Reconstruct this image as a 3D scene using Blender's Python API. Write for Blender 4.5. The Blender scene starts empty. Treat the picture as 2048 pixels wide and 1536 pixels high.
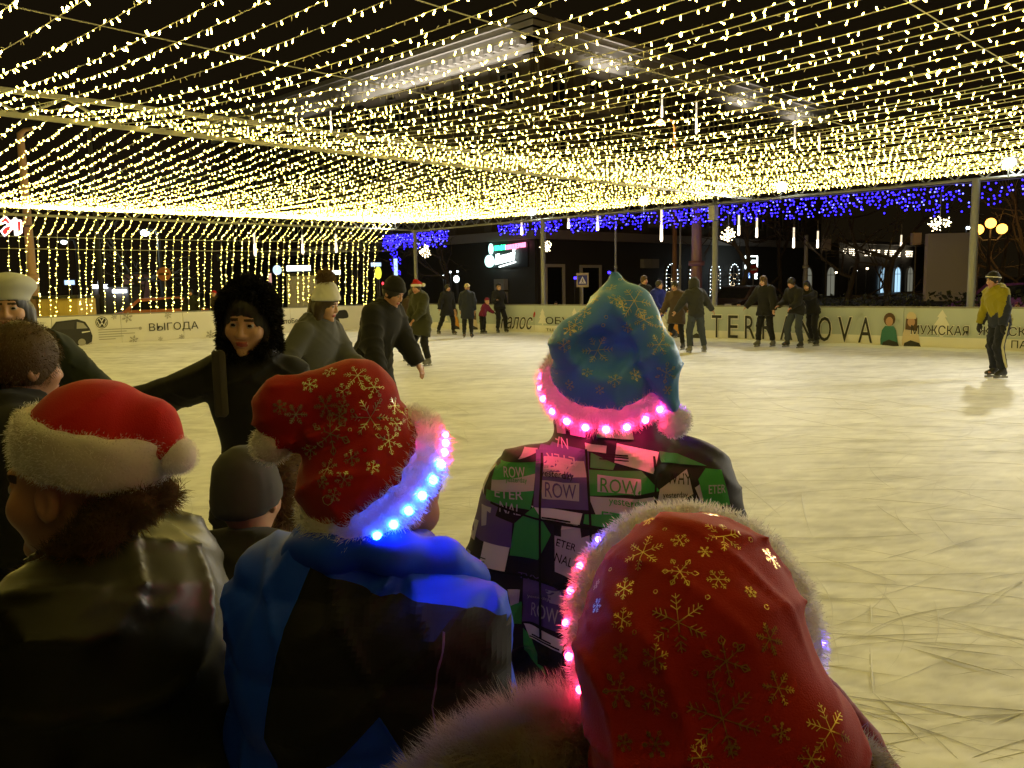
import bpy, math, random
import numpy as np
from mathutils import Vector, Matrix
from mathutils.bvhtree import BVHTree

scene = bpy.context.scene
COL = scene.collection
rng = np.random.default_rng(7)
random.seed(7)
R2 = math.sqrt(0.5)

# ------------------------------------------------------------------ camera
CAM_Z = 1.70
cam_d = bpy.data.cameras.new('camera')
cam_d.lens = 29.37; cam_d.sensor_width = 36.0
cam_d.clip_start = 0.05; cam_d.clip_end = 600
cam = bpy.data.objects.new('camera', cam_d); COL.objects.link(cam)
CAM_R = Matrix.Rotation(math.radians(90 - 6.86), 3, 'X') @ Matrix.Rotation(-0.019, 3, 'Z')
cam.matrix_world = Matrix.Translation((0, 0, CAM_Z)) @ CAM_R.to_4x4()
scene.camera = cam

# ------------------------------------------------------------------ night sky and exposure
w = bpy.data.worlds.new('World'); scene.world = w; w.use_nodes = True
bg = w.node_tree.nodes['Background']
bg.inputs[0].default_value = (0.0118, 0.0080, 0.0034, 1); bg.inputs[1].default_value = 0.50
scene.view_settings.view_transform = 'Standard'; scene.view_settings.look = 'None'
scene.view_settings.exposure = 0.34; scene.view_settings.gamma = 1.0
scene.view_settings.use_curve_mapping = False
scene.render.engine = 'CYCLES'
cy = scene.cycles
cy.use_denoising = True
cy.max_bounces = 5; cy.diffuse_bounces = 3; cy.glossy_bounces = 3; cy.transmission_bounces = 3
cy.sample_clamp_indirect = 4.0; cy.caustics_reflective = False; cy.caustics_refractive = False
cy.use_light_tree = True

def at(px, py, Y):
    """point of the place seen at photo pixel (px,py) at Y metres in front of the camera"""
    d = CAM_R @ Vector(((px - 1024) / 1671.0, (768 - py) / 1671.0, -1.0))
    return Vector((0, 0, CAM_Z)) + d * (Y / d.y)
def ground(px, py, z=0.0):
    d = CAM_R @ Vector(((px - 1024) / 1671.0, (768 - py) / 1671.0, -1.0))
    return Vector((0, 0, CAM_Z)) + d * ((z - CAM_Z) / d.z)
def st(s, t, z=0.0):
    """rink axes: s away to the right, t away to the left"""
    return Vector(((s - t) * R2, (s + t) * R2, z))

# ------------------------------------------------------------------ tagging helpers
def tag(o, label=None, cat=None, group=None, kind=None):
    if label: o['label'] = label
    if cat: o['category'] = cat
    if group: o['group'] = group
    if kind: o['kind'] = kind
    return o
def empty(name, loc=(0, 0, 0), rz=0.0, label=None, cat=None, group=None):
    o = bpy.data.objects.new(name, None); COL.objects.link(o)
    o.empty_display_size = 0.1
    o.location = loc; o.rotation_euler = (0, 0, rz)
    return tag(o, label, cat, group)
def link(name, me, parent=None, m=None, loc=None):
    if m is not None and len(me.materials) == 0: me.materials.append(m)
    o = bpy.data.objects.new(name, me); COL.objects.link(o)
    if parent is not None: o.parent = parent
    if loc is not None: o.location = loc
    return o

# ------------------------------------------------------------------ materials
def mat(name, col, rough=0.6, metal=0.0, emit=None, es=0.0, var=0.0, vscale=8.0, bump=0.0, bscale=60.0, spec=0.5, sheen=0.0, sub=0.0):
    m = bpy.data.materials.new(name); m.use_nodes = True
    nt = m.node_tree; b = nt.nodes['Principled BSDF']
    c = (col[0], col[1], col[2], 1)
    b.inputs['Base Color'].default_value = c
    b.inputs['Roughness'].default_value = rough; b.inputs['Metallic'].default_value = metal
    b.inputs['Specular IOR Level'].default_value = spec
    if sheen: b.inputs['Sheen Weight'].default_value = sheen
    if emit is not None:
        b.inputs['Emission Color'].default_value = (*emit, 1); b.inputs['Emission Strength'].default_value = es
    if var or bump:
        tc = nt.nodes.new('ShaderNodeTexCoord')
    if var:
        n = nt.nodes.new('ShaderNodeTexNoise'); n.inputs['Scale'].default_value = vscale; n.inputs['Detail'].default_value = 1.5
        nt.links.new(tc.outputs['Object'], n.inputs['Vector'])
        r = nt.nodes.new('ShaderNodeMapRange'); r.inputs['From Min'].default_value = .3; r.inputs['From Max'].default_value = .7
        r.inputs['To Min'].default_value = 1 - var; r.inputs['To Max'].default_value = 1 + var
        nt.links.new(n.outputs['Fac'], r.inputs['Value'])
        mx = nt.nodes.new('ShaderNodeVectorMath'); mx.operation = 'SCALE'; mx.inputs[0].default_value = col[:3]
        nt.links.new(r.outputs['Result'], mx.inputs['Scale']); nt.links.new(mx.outputs['Vector'], b.inputs['Base Color'])
    if bump:
        n2 = nt.nodes.new('ShaderNodeTexNoise'); n2.inputs['Scale'].default_value = bscale; n2.inputs['Detail'].default_value = 1
        nt.links.new(tc.outputs['Object'], n2.inputs['Vector'])
        bp = nt.nodes.new('ShaderNodeBump'); bp.inputs['Strength'].default_value = bump; bp.inputs['Distance'].default_value = 0.01
        nt.links.new(n2.outputs['Fac'], bp.inputs['Height']); nt.links.new(bp.outputs['Normal'], b.inputs['Normal'])
    return m
def glow(name, col, s, sample=True):
    m = bpy.data.materials.new(name); m.use_nodes = True
    nt = m.node_tree; nt.nodes.remove(nt.nodes['Principled BSDF'])
    e = nt.nodes.new('ShaderNodeEmission'); e.inputs[0].default_value = (*col, 1); e.inputs[1].default_value = s
    nt.links.new(e.outputs[0], nt.nodes['Material Output'].inputs['Surface'])
    if not sample: m.cycles.emission_sampling = 'NONE'
    return m

def fur_mat(name, col, trans=.45):
    """thin hair: light passes through as well as bouncing off"""
    m = bpy.data.materials.new(name); m.use_nodes = True
    nt = m.node_tree; nt.nodes.remove(nt.nodes['Principled BSDF'])
    a = nt.nodes.new('ShaderNodeBsdfDiffuse'); b = nt.nodes.new('ShaderNodeBsdfTranslucent'); x = nt.nodes.new('ShaderNodeMixShader')
    a.inputs[0].default_value = (*col, 1); b.inputs[0].default_value = (*col, 1); x.inputs[0].default_value = trans
    nt.links.new(a.outputs[0], x.inputs[1]); nt.links.new(b.outputs[0], x.inputs[2]); nt.links.new(x.outputs[0], nt.nodes['Material Output'].inputs['Surface'])
    return m
M = {}
M['steel'] = mat('galvanised_steel', (.24, .24, .23), .5, .3)
M['cable'] = mat('cable', (.30, .29, .25), .6)
M['wire'] = mat('light_wire', (.62, .60, .52), .6)
M['off'] = mat('unlit_bulb', (.62, .60, .50), .4)
M['bulb'] = glow('warm_bulb', (1.0, .75, .125), 44.0)
M['bulbhot'] = glow('flash_bulb', (1.0, .78, .16), 45.0)
M['black'] = mat('black_paint', (.012, .012, .012), .5)
M['dark'] = mat('dark_metal', (.03, .028, .026), .55)
M['snow'] = mat('snow', (.78, .78, .78), .7)

# ------------------------------------------------------------------ mesh helpers
class MB:
    """collects verts and faces for ONE mesh"""
    def __init__(s): s.v = []; s.f = []; s.mi = []
    def add(s, v, f, mi=0):
        n = len(s.v); s.v.extend([tuple(p) for p in v]); s.f.extend([tuple(i + n for i in q) for q in f]); s.mi.extend([mi] * len(f)); return s
    def box(s, c, size, ax=None, mi=0):
        x, y, z = size[0] / 2, size[1] / 2, size[2] / 2
        A = ax if ax is not None else Matrix.Identity(3)
        c = Vector(c)
        v = [c + A @ Vector((i * x, j * y, k * z)) for k in (-1, 1) for j in (-1, 1) for i in (-1, 1)]
        return s.add(v, [(0, 2, 3, 1), (4, 5, 7, 6), (0, 1, 5, 4), (2, 6, 7, 3), (0, 4, 6, 2), (1, 3, 7, 5)], mi)
    def tube(s, pts, r, n=6, mi=0, cap=True):
        pts = [Vector(p) for p in pts]; rs = r if isinstance(r, (list, tuple)) else [r] * len(pts)
        v = []; f = []; up = None
        for i, p in enumerate(pts):
            t = (pts[min(i + 1, len(pts) - 1)] - pts[max(i - 1, 0)]).normalized()
            if up is None:
                up = Vector((0, 0, 1)) if abs(t.z) < .9 else Vector((1, 0, 0))
            a = t.cross(up).normalized(); b = a.cross(t); up = b
            for k in range(n):
                q = 2 * math.pi * k / n
                v.append(p + (a * math.cos(q) + b * math.sin(q)) * rs[i])
        for i in range(len(pts) - 1):
            for k in range(n):
                k2 = (k + 1) % n
                f.append((i * n + k, i * n + k2, (i + 1) * n + k2, (i + 1) * n + k))
        if cap:
            f.append(tuple(range(n))); f.append(tuple((len(pts) - 1) * n + k for k in reversed(range(n))))
        return s.add(v, f, mi)
    def sphere(s, c, r, nu=10, nv=6, mi=0):
        c = Vector(c); r = r if isinstance(r, (list, tuple)) else (r, r, r)
        v = [c + Vector((0, 0, r[2]))]; f = []
        for j in range(1, nv):
            th = math.pi * j / nv
            for i in range(nu):
                ph = 2 * math.pi * i / nu
                v.append(c + Vector((r[0] * math.sin(th) * math.cos(ph), r[1] * math.sin(th) * math.sin(ph), r[2] * math.cos(th))))
        v.append(c - Vector((0, 0, r[2])))
        for i in range(nu): f.append((0, 1 + i, 1 + (i + 1) % nu))
        for j in range(nv - 2):
            for i in range(nu):
                a = 1 + j * nu + i; b = 1 + j * nu + (i + 1) % nu
                f.append((a, a + nu, b + nu, b))
        last = len(v) - 1; o = 1 + (nv - 2) * nu
        for i in range(nu): f.append((last, o + (i + 1) % nu, o + i))
        return s.add(v, f, mi)
    def prism(s, poly, o, r, up, th, mi=0):
        """extrude 2-D outline poly (list of (a,b)) on plane o + a*r + b*up, thickness th along r x up"""
        o, r, up = Vector(o), Vector(r), Vector(up); n = r.cross(up).normalized() * th
        k = len(poly)
        v = [o + r * a + up * b for a, b in poly] + [o + r * a + up * b + n for a, b in poly]
        f = [tuple(reversed(range(k))), tuple(range(k, 2 * k))] + [(i, (i + 1) % k, k + (i + 1) % k, k + i) for i in range(k)]
        return s.add(v, f, mi)
    def mesh(s, name, mats, smooth=False):
        me = bpy.data.meshes.new(name); me.from_pydata(s.v, [], s.f)
        for m in (mats if isinstance(mats, (list, tuple)) else [mats]): me.materials.append(m)
        if any(s.mi): me.polygons.foreach_set('material_index', s.mi)
        if smooth: me.polygons.foreach_set('use_smooth', [True] * len(s.f))
        me.update(); return me
    def build(s, name, mats, parent=None, smooth=False):
        return link(name, s.mesh(name, mats, smooth), parent)

def frame(r, up):
    """3x3 with columns r, n, up, where n = up x r points away from the viewer's side"""
    r = Vector(r).normalized(); up = Vector(up).normalized(); n = up.cross(r)
    return Matrix((r, n, up)).transposed()

def text_mesh(body, m, name='lettering', shear=0.0, extrude=0.002, bold=0.0, spacing=1.0):
    cu = bpy.data.curves.new('txt', 'FONT'); cu.body = body; cu.extrude = extrude; cu.offset = bold
    cu.shear = shear; cu.resolution_u = 3; cu.space_character = spacing
    o = bpy.data.objects.new('txt', cu); COL.objects.link(o)
    dg = bpy.context.evaluated_depsgraph_get(); dg.update()
    me = bpy.data.meshes.new_from_object(o.evaluated_get(dg))
    bpy.data.objects.remove(o); bpy.data.curves.remove(cu)
    me.materials.clear(); me.materials.append(m); me.name = name
    return me
def put_text(body, m, o, r, up, width, height, parent, name='lettering', local=None, **k):
    """lettering filling width x height whose lower-left corner stands at o, on plane r/up"""
    me = text_mesh(body, m, name, **k)
    co = np.empty(len(me.vertices) * 3, np.float32); me.vertices.foreach_get('co', co); co = co.reshape(-1, 3)
    lo = co.min(0); hi = co.max(0); ex = np.maximum(hi - lo, 1e-6)
    r = Vector(r).normalized(); up = Vector(up).normalized(); n = r.cross(up)
    A = np.array([r, up, n]); q = (co - lo)
    q[:, 0] *= width / ex[0]; q[:, 1] *= height / ex[1]
    out = q @ A + np.array(o)
    me.vertices.foreach_set('co', out.astype(np.float32).ravel()); me.update()
    return link(name, me, parent)
# ------------------------------------------------------------------ soft bodies: distance fields turned into one continuous skin
def V3(p): return np.array(p, np.float32)
def cap(P, a, b, ra, rb):
    a = V3(a); ba = V3(b) - a; L = max(float(ba @ ba), 1e-9)
    pa = P - a; h = np.clip(pa @ ba / L, 0, 1)
    return np.linalg.norm(pa - h[:, None] * ba, axis=1) - (ra + (rb - ra) * h)
def ell(P, c, r, R=None):
    p = P - V3(c)
    if R is not None: p = p @ np.array(R, np.float32)      # columns of R are the local axes
    r = V3(r); k0 = np.linalg.norm(p / r, axis=1); k1 = np.linalg.norm(p / (r * r), axis=1)
    return k0 * (k0 - 1) / np.maximum(k1, 1e-6)
def rbox(P, c, h, rad, R=None):
    p = P - V3(c)
    if R is not None: p = p @ np.array(R, np.float32)
    q = np.abs(p) - (V3(h) - rad)
    return np.linalg.norm(np.maximum(q, 0), axis=1) + np.minimum(q.max(1), 0) - rad
def ring(P, c, ax, Rr, rr, sq=1.0):
    """torus round axis ax; sq stretches the section along the axis"""
    ax = V3(ax); ax = ax / np.linalg.norm(ax); p = P - V3(c); h = p @ ax
    q = np.linalg.norm(p - h[:, None] * ax, axis=1) - Rr
    return np.sqrt(q * q + (h / sq) ** 2) - rr
def smin(ds, k):
    d = ds[0]
    for e in ds[1:]:
        h = np.clip(0.5 + 0.5 * (e - d) / k, 0, 1)
        d = e * (1 - h) + d * h - k * h * (1 - h)
    return d
def smax(a, b, k): return -smin([-a, -b], k)

def sdf_mesh(f, lo, hi, res):
    lo = np.array(lo, np.float32); hi = np.array(hi, np.float32)
    nb = np.maximum(np.ceil((hi - lo) / (4 * res)).astype(int), 2); n = nb * 4
    cx = [lo[i] + (np.arange(nb[i]) * 4 + 1.5) * res for i in range(3)]
    C = np.stack(np.meshgrid(*cx, indexing='ij'), -1).reshape(-1, 3).astype(np.float32)
    d = np.concatenate([f(C[i:i + 200000]) for i in range(0, len(C), 200000)])
    act = np.abs(d) < res * 6.0
    V = np.repeat(np.repeat(np.repeat(d.reshape(nb), 4, 0), 4, 1), 4, 2).astype(np.float32)
    off = np.stack(np.meshgrid(*[np.arange(4)] * 3, indexing='ij'), -1).reshape(-1, 3)
    bi = np.stack(np.unravel_index(np.nonzero(act)[0], nb), 1)
    idx = (bi[:, None, :] * 4 + off[None]).reshape(-1, 3)
    if len(idx) == 0: return np.zeros((0, 3)), []
    P = (lo + idx * res).astype(np.float32)
    vals = np.concatenate([f(P[i:i + 200000]) for i in range(0, len(P), 200000)])
    V[idx[:, 0], idx[:, 1], idx[:, 2]] = vals
    ins = V < 0
    c8 = [(i, j, k) for i in (0, 1) for j in (0, 1) for k in (0, 1)]
    S = [slice(0, -1), slice(1, None)]
    cnt = sum(ins[S[i], S[j], S[k]].astype(np.int8) for i, j, k in c8)
    cell = np.argwhere((cnt > 0) & (cnt < 8))
    acc = np.zeros((len(cell), 3), np.float32); num = np.zeros(len(cell), np.float32)
    val = {c: V[cell[:, 0] + c[0], cell[:, 1] + c[1], cell[:, 2] + c[2]] for c in c8}
    for a in c8:
        for ax in range(3):
            if a[ax] == 0:
                b = list(a); b[ax] = 1; b = tuple(b)
                va, vb = val[a], val[b]; m = (va < 0) != (vb < 0)
                t = np.where(m, va / np.where(va - vb == 0, 1, va - vb), 0)
                p = np.tile(np.array(a, np.float32), (len(cell), 1)); p[:, ax] += t
                acc += p * m[:, None]; num += m
    verts = lo + (cell + acc / num[:, None]) * res
    ID = -np.ones(tuple(n - 1), np.int64); ID[cell[:, 0], cell[:, 1], cell[:, 2]] = np.arange(len(cell))
    faces = []
    for ax in range(3):
        b, c = (ax + 1) % 3, (ax + 2) % 3
        s0 = [slice(None)] * 3; s1 = [slice(None)] * 3; s0[ax] = slice(0, -1); s1[ax] = slice(1, None)
        e = np.argwhere(ins[tuple(s0)] != ins[tuple(s1)])
        e = e[(e[:, b] > 0) & (e[:, c] > 0) & (e[:, b] < n[b] - 1) & (e[:, c] < n[c] - 1)]
        def g(db, dc):
            q = e.copy(); q[:, b] += db; q[:, c] += dc
            return ID[q[:, 0], q[:, 1], q[:, 2]]
        quad = np.stack([g(-1, -1), g(0, -1), g(0, 0), g(-1, 0)], 1)
        flip = ~ins[e[:, 0], e[:, 1], e[:, 2]]
        quad[flip] = quad[flip][:, ::-1]
        faces.append(quad)
    F = np.concatenate(faces); F = F[(F >= 0).all(1)]
    return verts, F
def np_mesh(name, v, F, mats, mi=None, smooth=True):
    me = bpy.data.meshes.new(name)
    v = np.asarray(v, np.float32); F = np.asarray(F, np.int32); k = F.shape[1]
    me.vertices.add(len(v)); me.vertices.foreach_set('co', v.ravel())
    me.loops.add(F.size); me.loops.foreach_set('vertex_index', F.ravel())
    me.polygons.add(len(F)); me.polygons.foreach_set('loop_start', np.arange(len(F), dtype=np.int32) * k)
    for m in (mats if isinstance(mats, (list, tuple)) else [mats]): me.materials.append(m)
    if mi is not None: me.polygons.foreach_set('material_index', np.asarray(mi, np.int32))
    me.polygons.foreach_set('use_smooth', np.full(len(F), smooth))
    me.update(); me.validate(); return me
def blob(name, f, lo, hi, res, mats, parent=None, mi_fn=None, keep=None):
    """mesh object from a distance field; mi_fn(face centres) gives material slots"""
    v, F = sdf_mesh(f, lo, hi, res)
    mi = mi_fn(v[F].mean(1)) if (mi_fn and len(F)) else None
    o = link(name, np_mesh(name, v, F, mats, mi), parent)
    return (o, v, F) if keep else o
def vnormals(v, F):
    n = np.zeros_like(v, dtype=np.float64)
    a = np.cross(v[F[:, 2]] - v[F[:, 0]], v[F[:, 3]] - v[F[:, 1]])
    for k in range(4): np.add.at(n, F[:, k], a)
    return n / np.maximum(np.linalg.norm(n, axis=1, keepdims=True), 1e-9)
def fur(name, pts, nrm, length, width, m, parent, per=1, droop=0.15, spread=0.5, comb=(0, 0, 0), seed=1, kind='stuff', jit=0.004):
    """many thin tapered hairs growing from surface points"""
    g = np.random.default_rng(seed)
    p = np.repeat(np.asarray(pts, np.float64), per, 0); n = np.repeat(np.asarray(nrm, np.float64), per, 0)
    N = len(p)
    p = p + g.normal(0, jit, (N, 3))
    clump = g.normal(0, spread, (N, 3))
    cell = np.floor(p / 0.03).astype(int); h = (cell @ np.array([73, 151, 283])) % 997
    tab = g.normal(0, spread, (997, 3)); clump = .5 * clump + .7 * tab[h]
    d = n + clump + np.array(comb); d /= np.linalg.norm(d, axis=1, keepdims=True)
    L = length * g.uniform(.55, 1.15, N)[:, None]
    d2 = d + np.array([0, 0, -droop * 2]) + np.array(comb) * .6 + g.normal(0, .15, (N, 3)); d2 /= np.linalg.norm(d2, axis=1, keepdims=True)
    side = np.cross(d, g.normal(0, 1, (N, 3))); side /= np.linalg.norm(side, axis=1, keepdims=True)
    w_ = width * g.uniform(.6, 1.3, N)[:, None]
    q1 = p + d * L * .5; q2 = q1 + d2 * L * .5
    v = np.stack([p - side * w_, p + side * w_, q1 + side * w_ * .7, q1 - side * w_ * .7, q2 + side * w_ * .12, q2 - side * w_ * .12], 1).reshape(-1, 3)
    b = np.arange(N)[:, None] * 6
    F = np.concatenate([b + np.array([[0, 1, 2, 3]]), b + np.array([[3, 2, 4, 5]])])
    o = link(name, np_mesh(name, v, F, m, None, True), parent)
    if kind: o['kind'] = kind
    return o
# ------------------------------------------------------------------ the ground and the ice
U = Vector((R2, R2, 0)); VV = Vector((-R2, R2, 0)); ZZ = Vector((0, 0, 1))
SF, TF = 20.5, 27.4           # lines of the far boards
ST, TT, TM = 20.95, 26.4, 11.6  # lines of the trusses
def ground_material():
    m = mat('packed_snow_pavement', (.20, .19, .18), .85, var=.45, vscale=.35, bump=.4, bscale=4)
    return m
MB().add([(-260, -60, 0), (260, -60, 0), (260, 420, 0), (-260, 420, 0)], [(0, 1, 2, 3)]).build('ground', ground_material())
tag(bpy.data.objects['ground'], kind='structure')

def vnoise(x, y, seed):
    """smooth value noise on the ground plane"""
    T = np.random.default_rng(seed).random((256, 256)).astype(np.float32)
    xi = np.floor(x).astype(int); yi = np.floor(y).astype(int); fx = x - xi; fy = y - yi
    fx = fx * fx * (3 - 2 * fx); fy = fy * fy * (3 - 2 * fy)
    a = T[xi & 255, yi & 255]; b = T[(xi + 1) & 255, yi & 255]; c = T[xi & 255, (yi + 1) & 255]; d = T[(xi + 1) & 255, (yi + 1) & 255]
    return (a * (1 - fx) + b * fx) * (1 - fy) + (c * (1 - fx) + d * fx) * fy
def fbm(x, y, seed, o=4, g=.55):
    r = 0; a = 1; t = 0
    for i in range(o):
        r = r + a * vnoise(x * 2 ** i + 17 * i, y * 2 ** i + 31 * i, seed + i); t += a; a *= g
    return r / t
def ice_material():
    m = bpy.data.materials.new('scratched_ice'); m.use_nodes = True
    nt = m.node_tree; N = nt.nodes; Lk = nt.links; b = N['Principled BSDF']
    at_ = N.new('ShaderNodeAttribute'); at_.attribute_name = 'wear'
    Lk.new(at_.outputs['Color'], b.inputs['Base Color'])
    b.inputs['Roughness'].default_value = .6; b.inputs['Specular IOR Level'].default_value = .22
    return m
def ice_sheet():
    # one sheet, finely divided where it is near; scuffed snow relief and worn wet patches
    ks = np.linspace(-1.25, 1.15, 520); Ys = 1.0 * (46 / 1.0) ** (np.linspace(0, 1, 520))
    KX, YY = np.meshgrid(ks, Ys, indexing='ij'); X = KX * YY; Y = YY
    s = (X + Y) * R2; t = (Y - X) * R2
    s = np.clip(s, -3.5, SF); t = np.clip(t, -7, TF)          # the edge of the sheet follows the boards
    X = (s - t) * R2; Y = (s + t) * R2
    far = np.clip((14 - Y) / 12, 0, 1)
    wx = X + .5 * fbm(X * .7, Y * .7, 3, 2); wy = Y + .35 * fbm(X * .8, Y * .8, 8, 2)
    st1 = fbm(wx * .9, wy * 3.4, 11, 5, .6)                      # drawn-out brush marks
    st2 = fbm((wx + wy) * 1.1, (wy - wx) * 3.0, 23, 5, .6)
    gr = fbm(X * 9, Y * 16, 41, 4, .7)
    bl = fbm(X * .35, Y * .5, 57, 3)
    z = .006 + far * (.016 * (st1 - .5) + .010 * (st2 - .5) + .007 * (gr - .5)) + .012 * far
    gr2 = fbm(X * 3.5 + .6 * st1, Y * 11, 91, 4, .75)
    wear = .77 + .26 * (st1 - .5) + .20 * (st2 - .5) + .34 * (gr - .5) * far + .42 * (gr2 - .5) + .22 * (bl - .5)
    dark = np.clip((fbm(wx * 1.6, wy * 4.5, 77, 4, .6) - .60) / .12, 0, 1); wear = wear - .10 * dark
    wear = np.clip(wear, .42, .9)
    n0, n1 = X.shape
    v = np.stack([X, Y, z], -1).reshape(-1, 3)
    id_ = np.arange(n0 * n1).reshape(n0, n1)
    F = np.stack([id_[:-1, :-1], id_[1:, :-1], id_[1:, 1:], id_[:-1, 1:]], -1).reshape(-1, 4)
    c = v[F]; ar = np.linalg.norm(np.cross(c[:, 2] - c[:, 0], c[:, 3] - c[:, 1]), axis=1); F = F[ar > 1e-7]
    me = np_mesh('ice', v, F, ice_material())
    ca = me.attributes.new('wear', 'FLOAT_COLOR', 'POINT')
    w4 = np.stack([wear, wear, wear * (.985), np.ones_like(wear)], -1).reshape(-1, 4).astype(np.float32)
    if len(me.vertices) == len(w4): ca.data.foreach_set('color', w4.ravel())
    return link('ice', me)
ice = ice_sheet(); tag(ice, kind='structure')

# skate grooves cut in the near ice: little raised snow lips beside a dark cut
def groove(mbk, pts, wd):
    for i in range(len(pts) - 1):
        a, b = Vector(pts[i]), Vector(pts[i + 1]); d = (b - a).normalized(); n = Vector((-d.y, d.x, 0))
        t0 = min(1, 3 * i / len(pts)) * min(1, 3 * (len(pts) - i) / len(pts)); t1 = min(1, 3 * (i + 1) / len(pts)) * min(1, 3 * (len(pts) - i - 1) / len(pts))
        w0, w1 = wd * t0, wd * t1
        mbk.add([a - n * w0, b - n * w1, b + n * 0, a + n * 0], [(0, 1, 2, 3)], 0)
        z0, z1 = Vector((0, 0, w0 * .7)), Vector((0, 0, w1 * .7))
        mbk.add([a, b, b + n * w1 + z1, a + n * w0 + z0, a + n * 2.2 * w0, b + n * 2.2 * w1], [(0, 1, 2, 3), (3, 2, 5, 4)], 1)
gm = MB()
M['groove'] = mat('wet_ice_cut', (.52, .52, .50), .5)
g = np.random.default_rng(3)
def arc(p, ang, curv, L, n=14):
    out = []; p = Vector((p[0], p[1], .021))
    for i in range(n):
        out.append(p.copy()); p = p + Vector((math.cos(ang), math.sin(ang), 0)) * (L / n); ang += curv * L / n
    return out
for (a, b) in (((1640, 1278), (1960, 1268)), ((1800, 1290), (2048, 1360)), ((1740, 1380), (1850, 1490)), ((1820, 1290), (2040, 1315)), ((1750, 1390), (1990, 1450)), ((1980, 1450), (2048, 1425)), ((1740, 1205), (1742, 1250)), ((1740, 1290), (1748, 1395)), ((1840, 1115), (1980, 1070)), ((1760, 1120), (1850, 1095))):
    A, B = ground(*a, .021), ground(*b, .021); d = B - A; L = d.length; ang = math.atan2(d.y, d.x); cv = g.uniform(-.25, .25)
    groove(gm, arc(A, ang - cv * L / 2, cv, L), g.uniform(.0022, .0035))
for _ in range(900):
    Y = 2.3 + 13 * g.random() ** 1.5; x = g.uniform(-.5, .66) * Y; L = g.uniform(.12, 1.1) * (1 + Y / 10)
    ang = g.normal(0, .5) + (0 if g.random() < .75 else 1.3)
    groove(gm, arc((x, Y), ang, g.normal(0, .45), L), g.uniform(.0006, .0015) * (1 + Y / 9))
o = gm.build('skate_grooves', [M['groove'], M['snow']]); tag(o, 'thin curved skate cuts with snow lips across the near ice', 'skate grooves', kind='stuff')

# ------------------------------------------------------------------ the boards round the rink
M['board_r'] = mat('printed_board_grey', (.45, .51, .52), .5)
M['board_w'] = mat('printed_board_white', (.76, .75, .73), .5)
M['board_l'] = mat('printed_board_left', (.74, .73, .70), .5)
M['print_k'] = mat('black_print', (.018, .018, .018), .6)
M['print_w'] = mat('white_print', (.74, .73, .70), .6)
M['print_g'] = mat('grey_print', (.33, .32, .29), .6)
M['print_c'] = mat('pale_print', (.46, .52, .51), .6)
M['red_p'] = mat('red_print', (.45, .03, .02), .6)
M['orange_p'] = mat('orange_print', (.55, .25, .03), .6)
M['teal_p'] = mat('teal_print', (.03, .16, .13), .6)
M['skin_p'] = mat('skin_print', (.48, .28, .18), .6)
M['hair_p'] = mat('brown_print', (.09, .045, .02), .6)
M['cream_p'] = mat('cream_print', (.62, .52, .40), .6)
rb = empty('rink_boards', st(SF, 12, 0), label='grey blue printed rink boards below the steel posts along the street', cat='rink boards')
lb = empty('rink_boards', st(10, TF, 0), label='pale printed rink boards with a dark car picture behind the light curtain', cat='rink boards')
def inv(p): return Matrix.Translation(-Vector(p.location))
RR = Vector((R2, -R2, 0)); NR = -U       # reading direction and facing side of the right boards
RL = U; NL = -VV
pw = 2.0; H = 0.95
fr = frame(RR, ZZ)
k = 0
t = TF - .0
while t > -3:
    c = st(SF + .04, t - pw / 2, 0) - rb.location
    b1 = MB().box(c + Vector((0, 0, .62)), (pw - .012, .05, .66), fr).build('panel', M['board_r'], rb)
    b2 = MB().box(c + Vector((0, 0, .145)), (pw - .012, .052, .29), fr).build('panel', M['board_w'], rb)
    t -= pw
c = st(SF + .05, (TF - 3) / 2, .972) - rb.location
MB().box(c, (TF + 3, .07, .035), fr).build('top_rail', M['steel'], rb)
fl = frame(RL, ZZ)
s = -2.0
while s < SF - .2:
    c = st(s + pw / 2, TF + .04, .475) - lb.location
    MB().box(c, (pw - .012, .05, H), fl).build('panel', M['board_l'], lb)
    s += pw
c = st((SF - 2) / 2, TF + .05, .972) - lb.location
MB().box(c, (SF + 2, .07, .035), fl).build('top_rail', M['steel'], lb)

def rpos(t, z, off=.0155): return st(SF, t, z) + NR * (off - .014) - rb.location
def lpos(s, z, off=.0155): return st(s, TF, z) + NL * (off - .014) - lb.location
def flake2d(n=6, tw=.07, branches=((.45, .28), (.72, .2))):
    """snowflake as line segments in the unit disc"""
    seg = []
    for i in range(n):
        a = 2 * math.pi * i / n; d = (math.cos(a), math.sin(a)); seg.append(((0, 0), d))
        for r0, l in branches:
            for sg in (-1, 1):
                b = a + sg * math.radians(50)
                p = (d[0] * r0, d[1] * r0); seg.append((p, (p[0] + math.cos(b) * l, p[1] + math.sin(b) * l)))
    return seg
def flat_flake(parent, o, r, up, R, m, name='snowflake_print', wd=.05, rot=0.3):
    k = MB()
    for (a, b) in flake2d():
        ca, sa = math.cos(rot), math.sin(rot)
        a = (a[0] * ca - a[1] * sa, a[0] * sa + a[1] * ca); b = (b[0] * ca - b[1] * sa, b[0] * sa + b[1] * ca)
        d = Vector((b[0] - a[0], b[1] - a[1])); L = d.length; d /= L; nn = Vector((-d.y, d.x)) * wd
        poly = [(a[0] - nn.x, a[1] - nn.y), (b[0] - nn.x, b[1] - nn.y), (b[0] + nn.x, b[1] + nn.y), (a[0] + nn.x, a[1] + nn.y)]
        k.prism([(x * R, y * R) for x, y in poly], o, r, up, .0015)
    return k.build(name, m, parent)
def flat_poly(parent, name, poly, o, r, up, m, th=.0015):
    return MB().prism(poly, o, r, up, th).build(name, m, parent)

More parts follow.
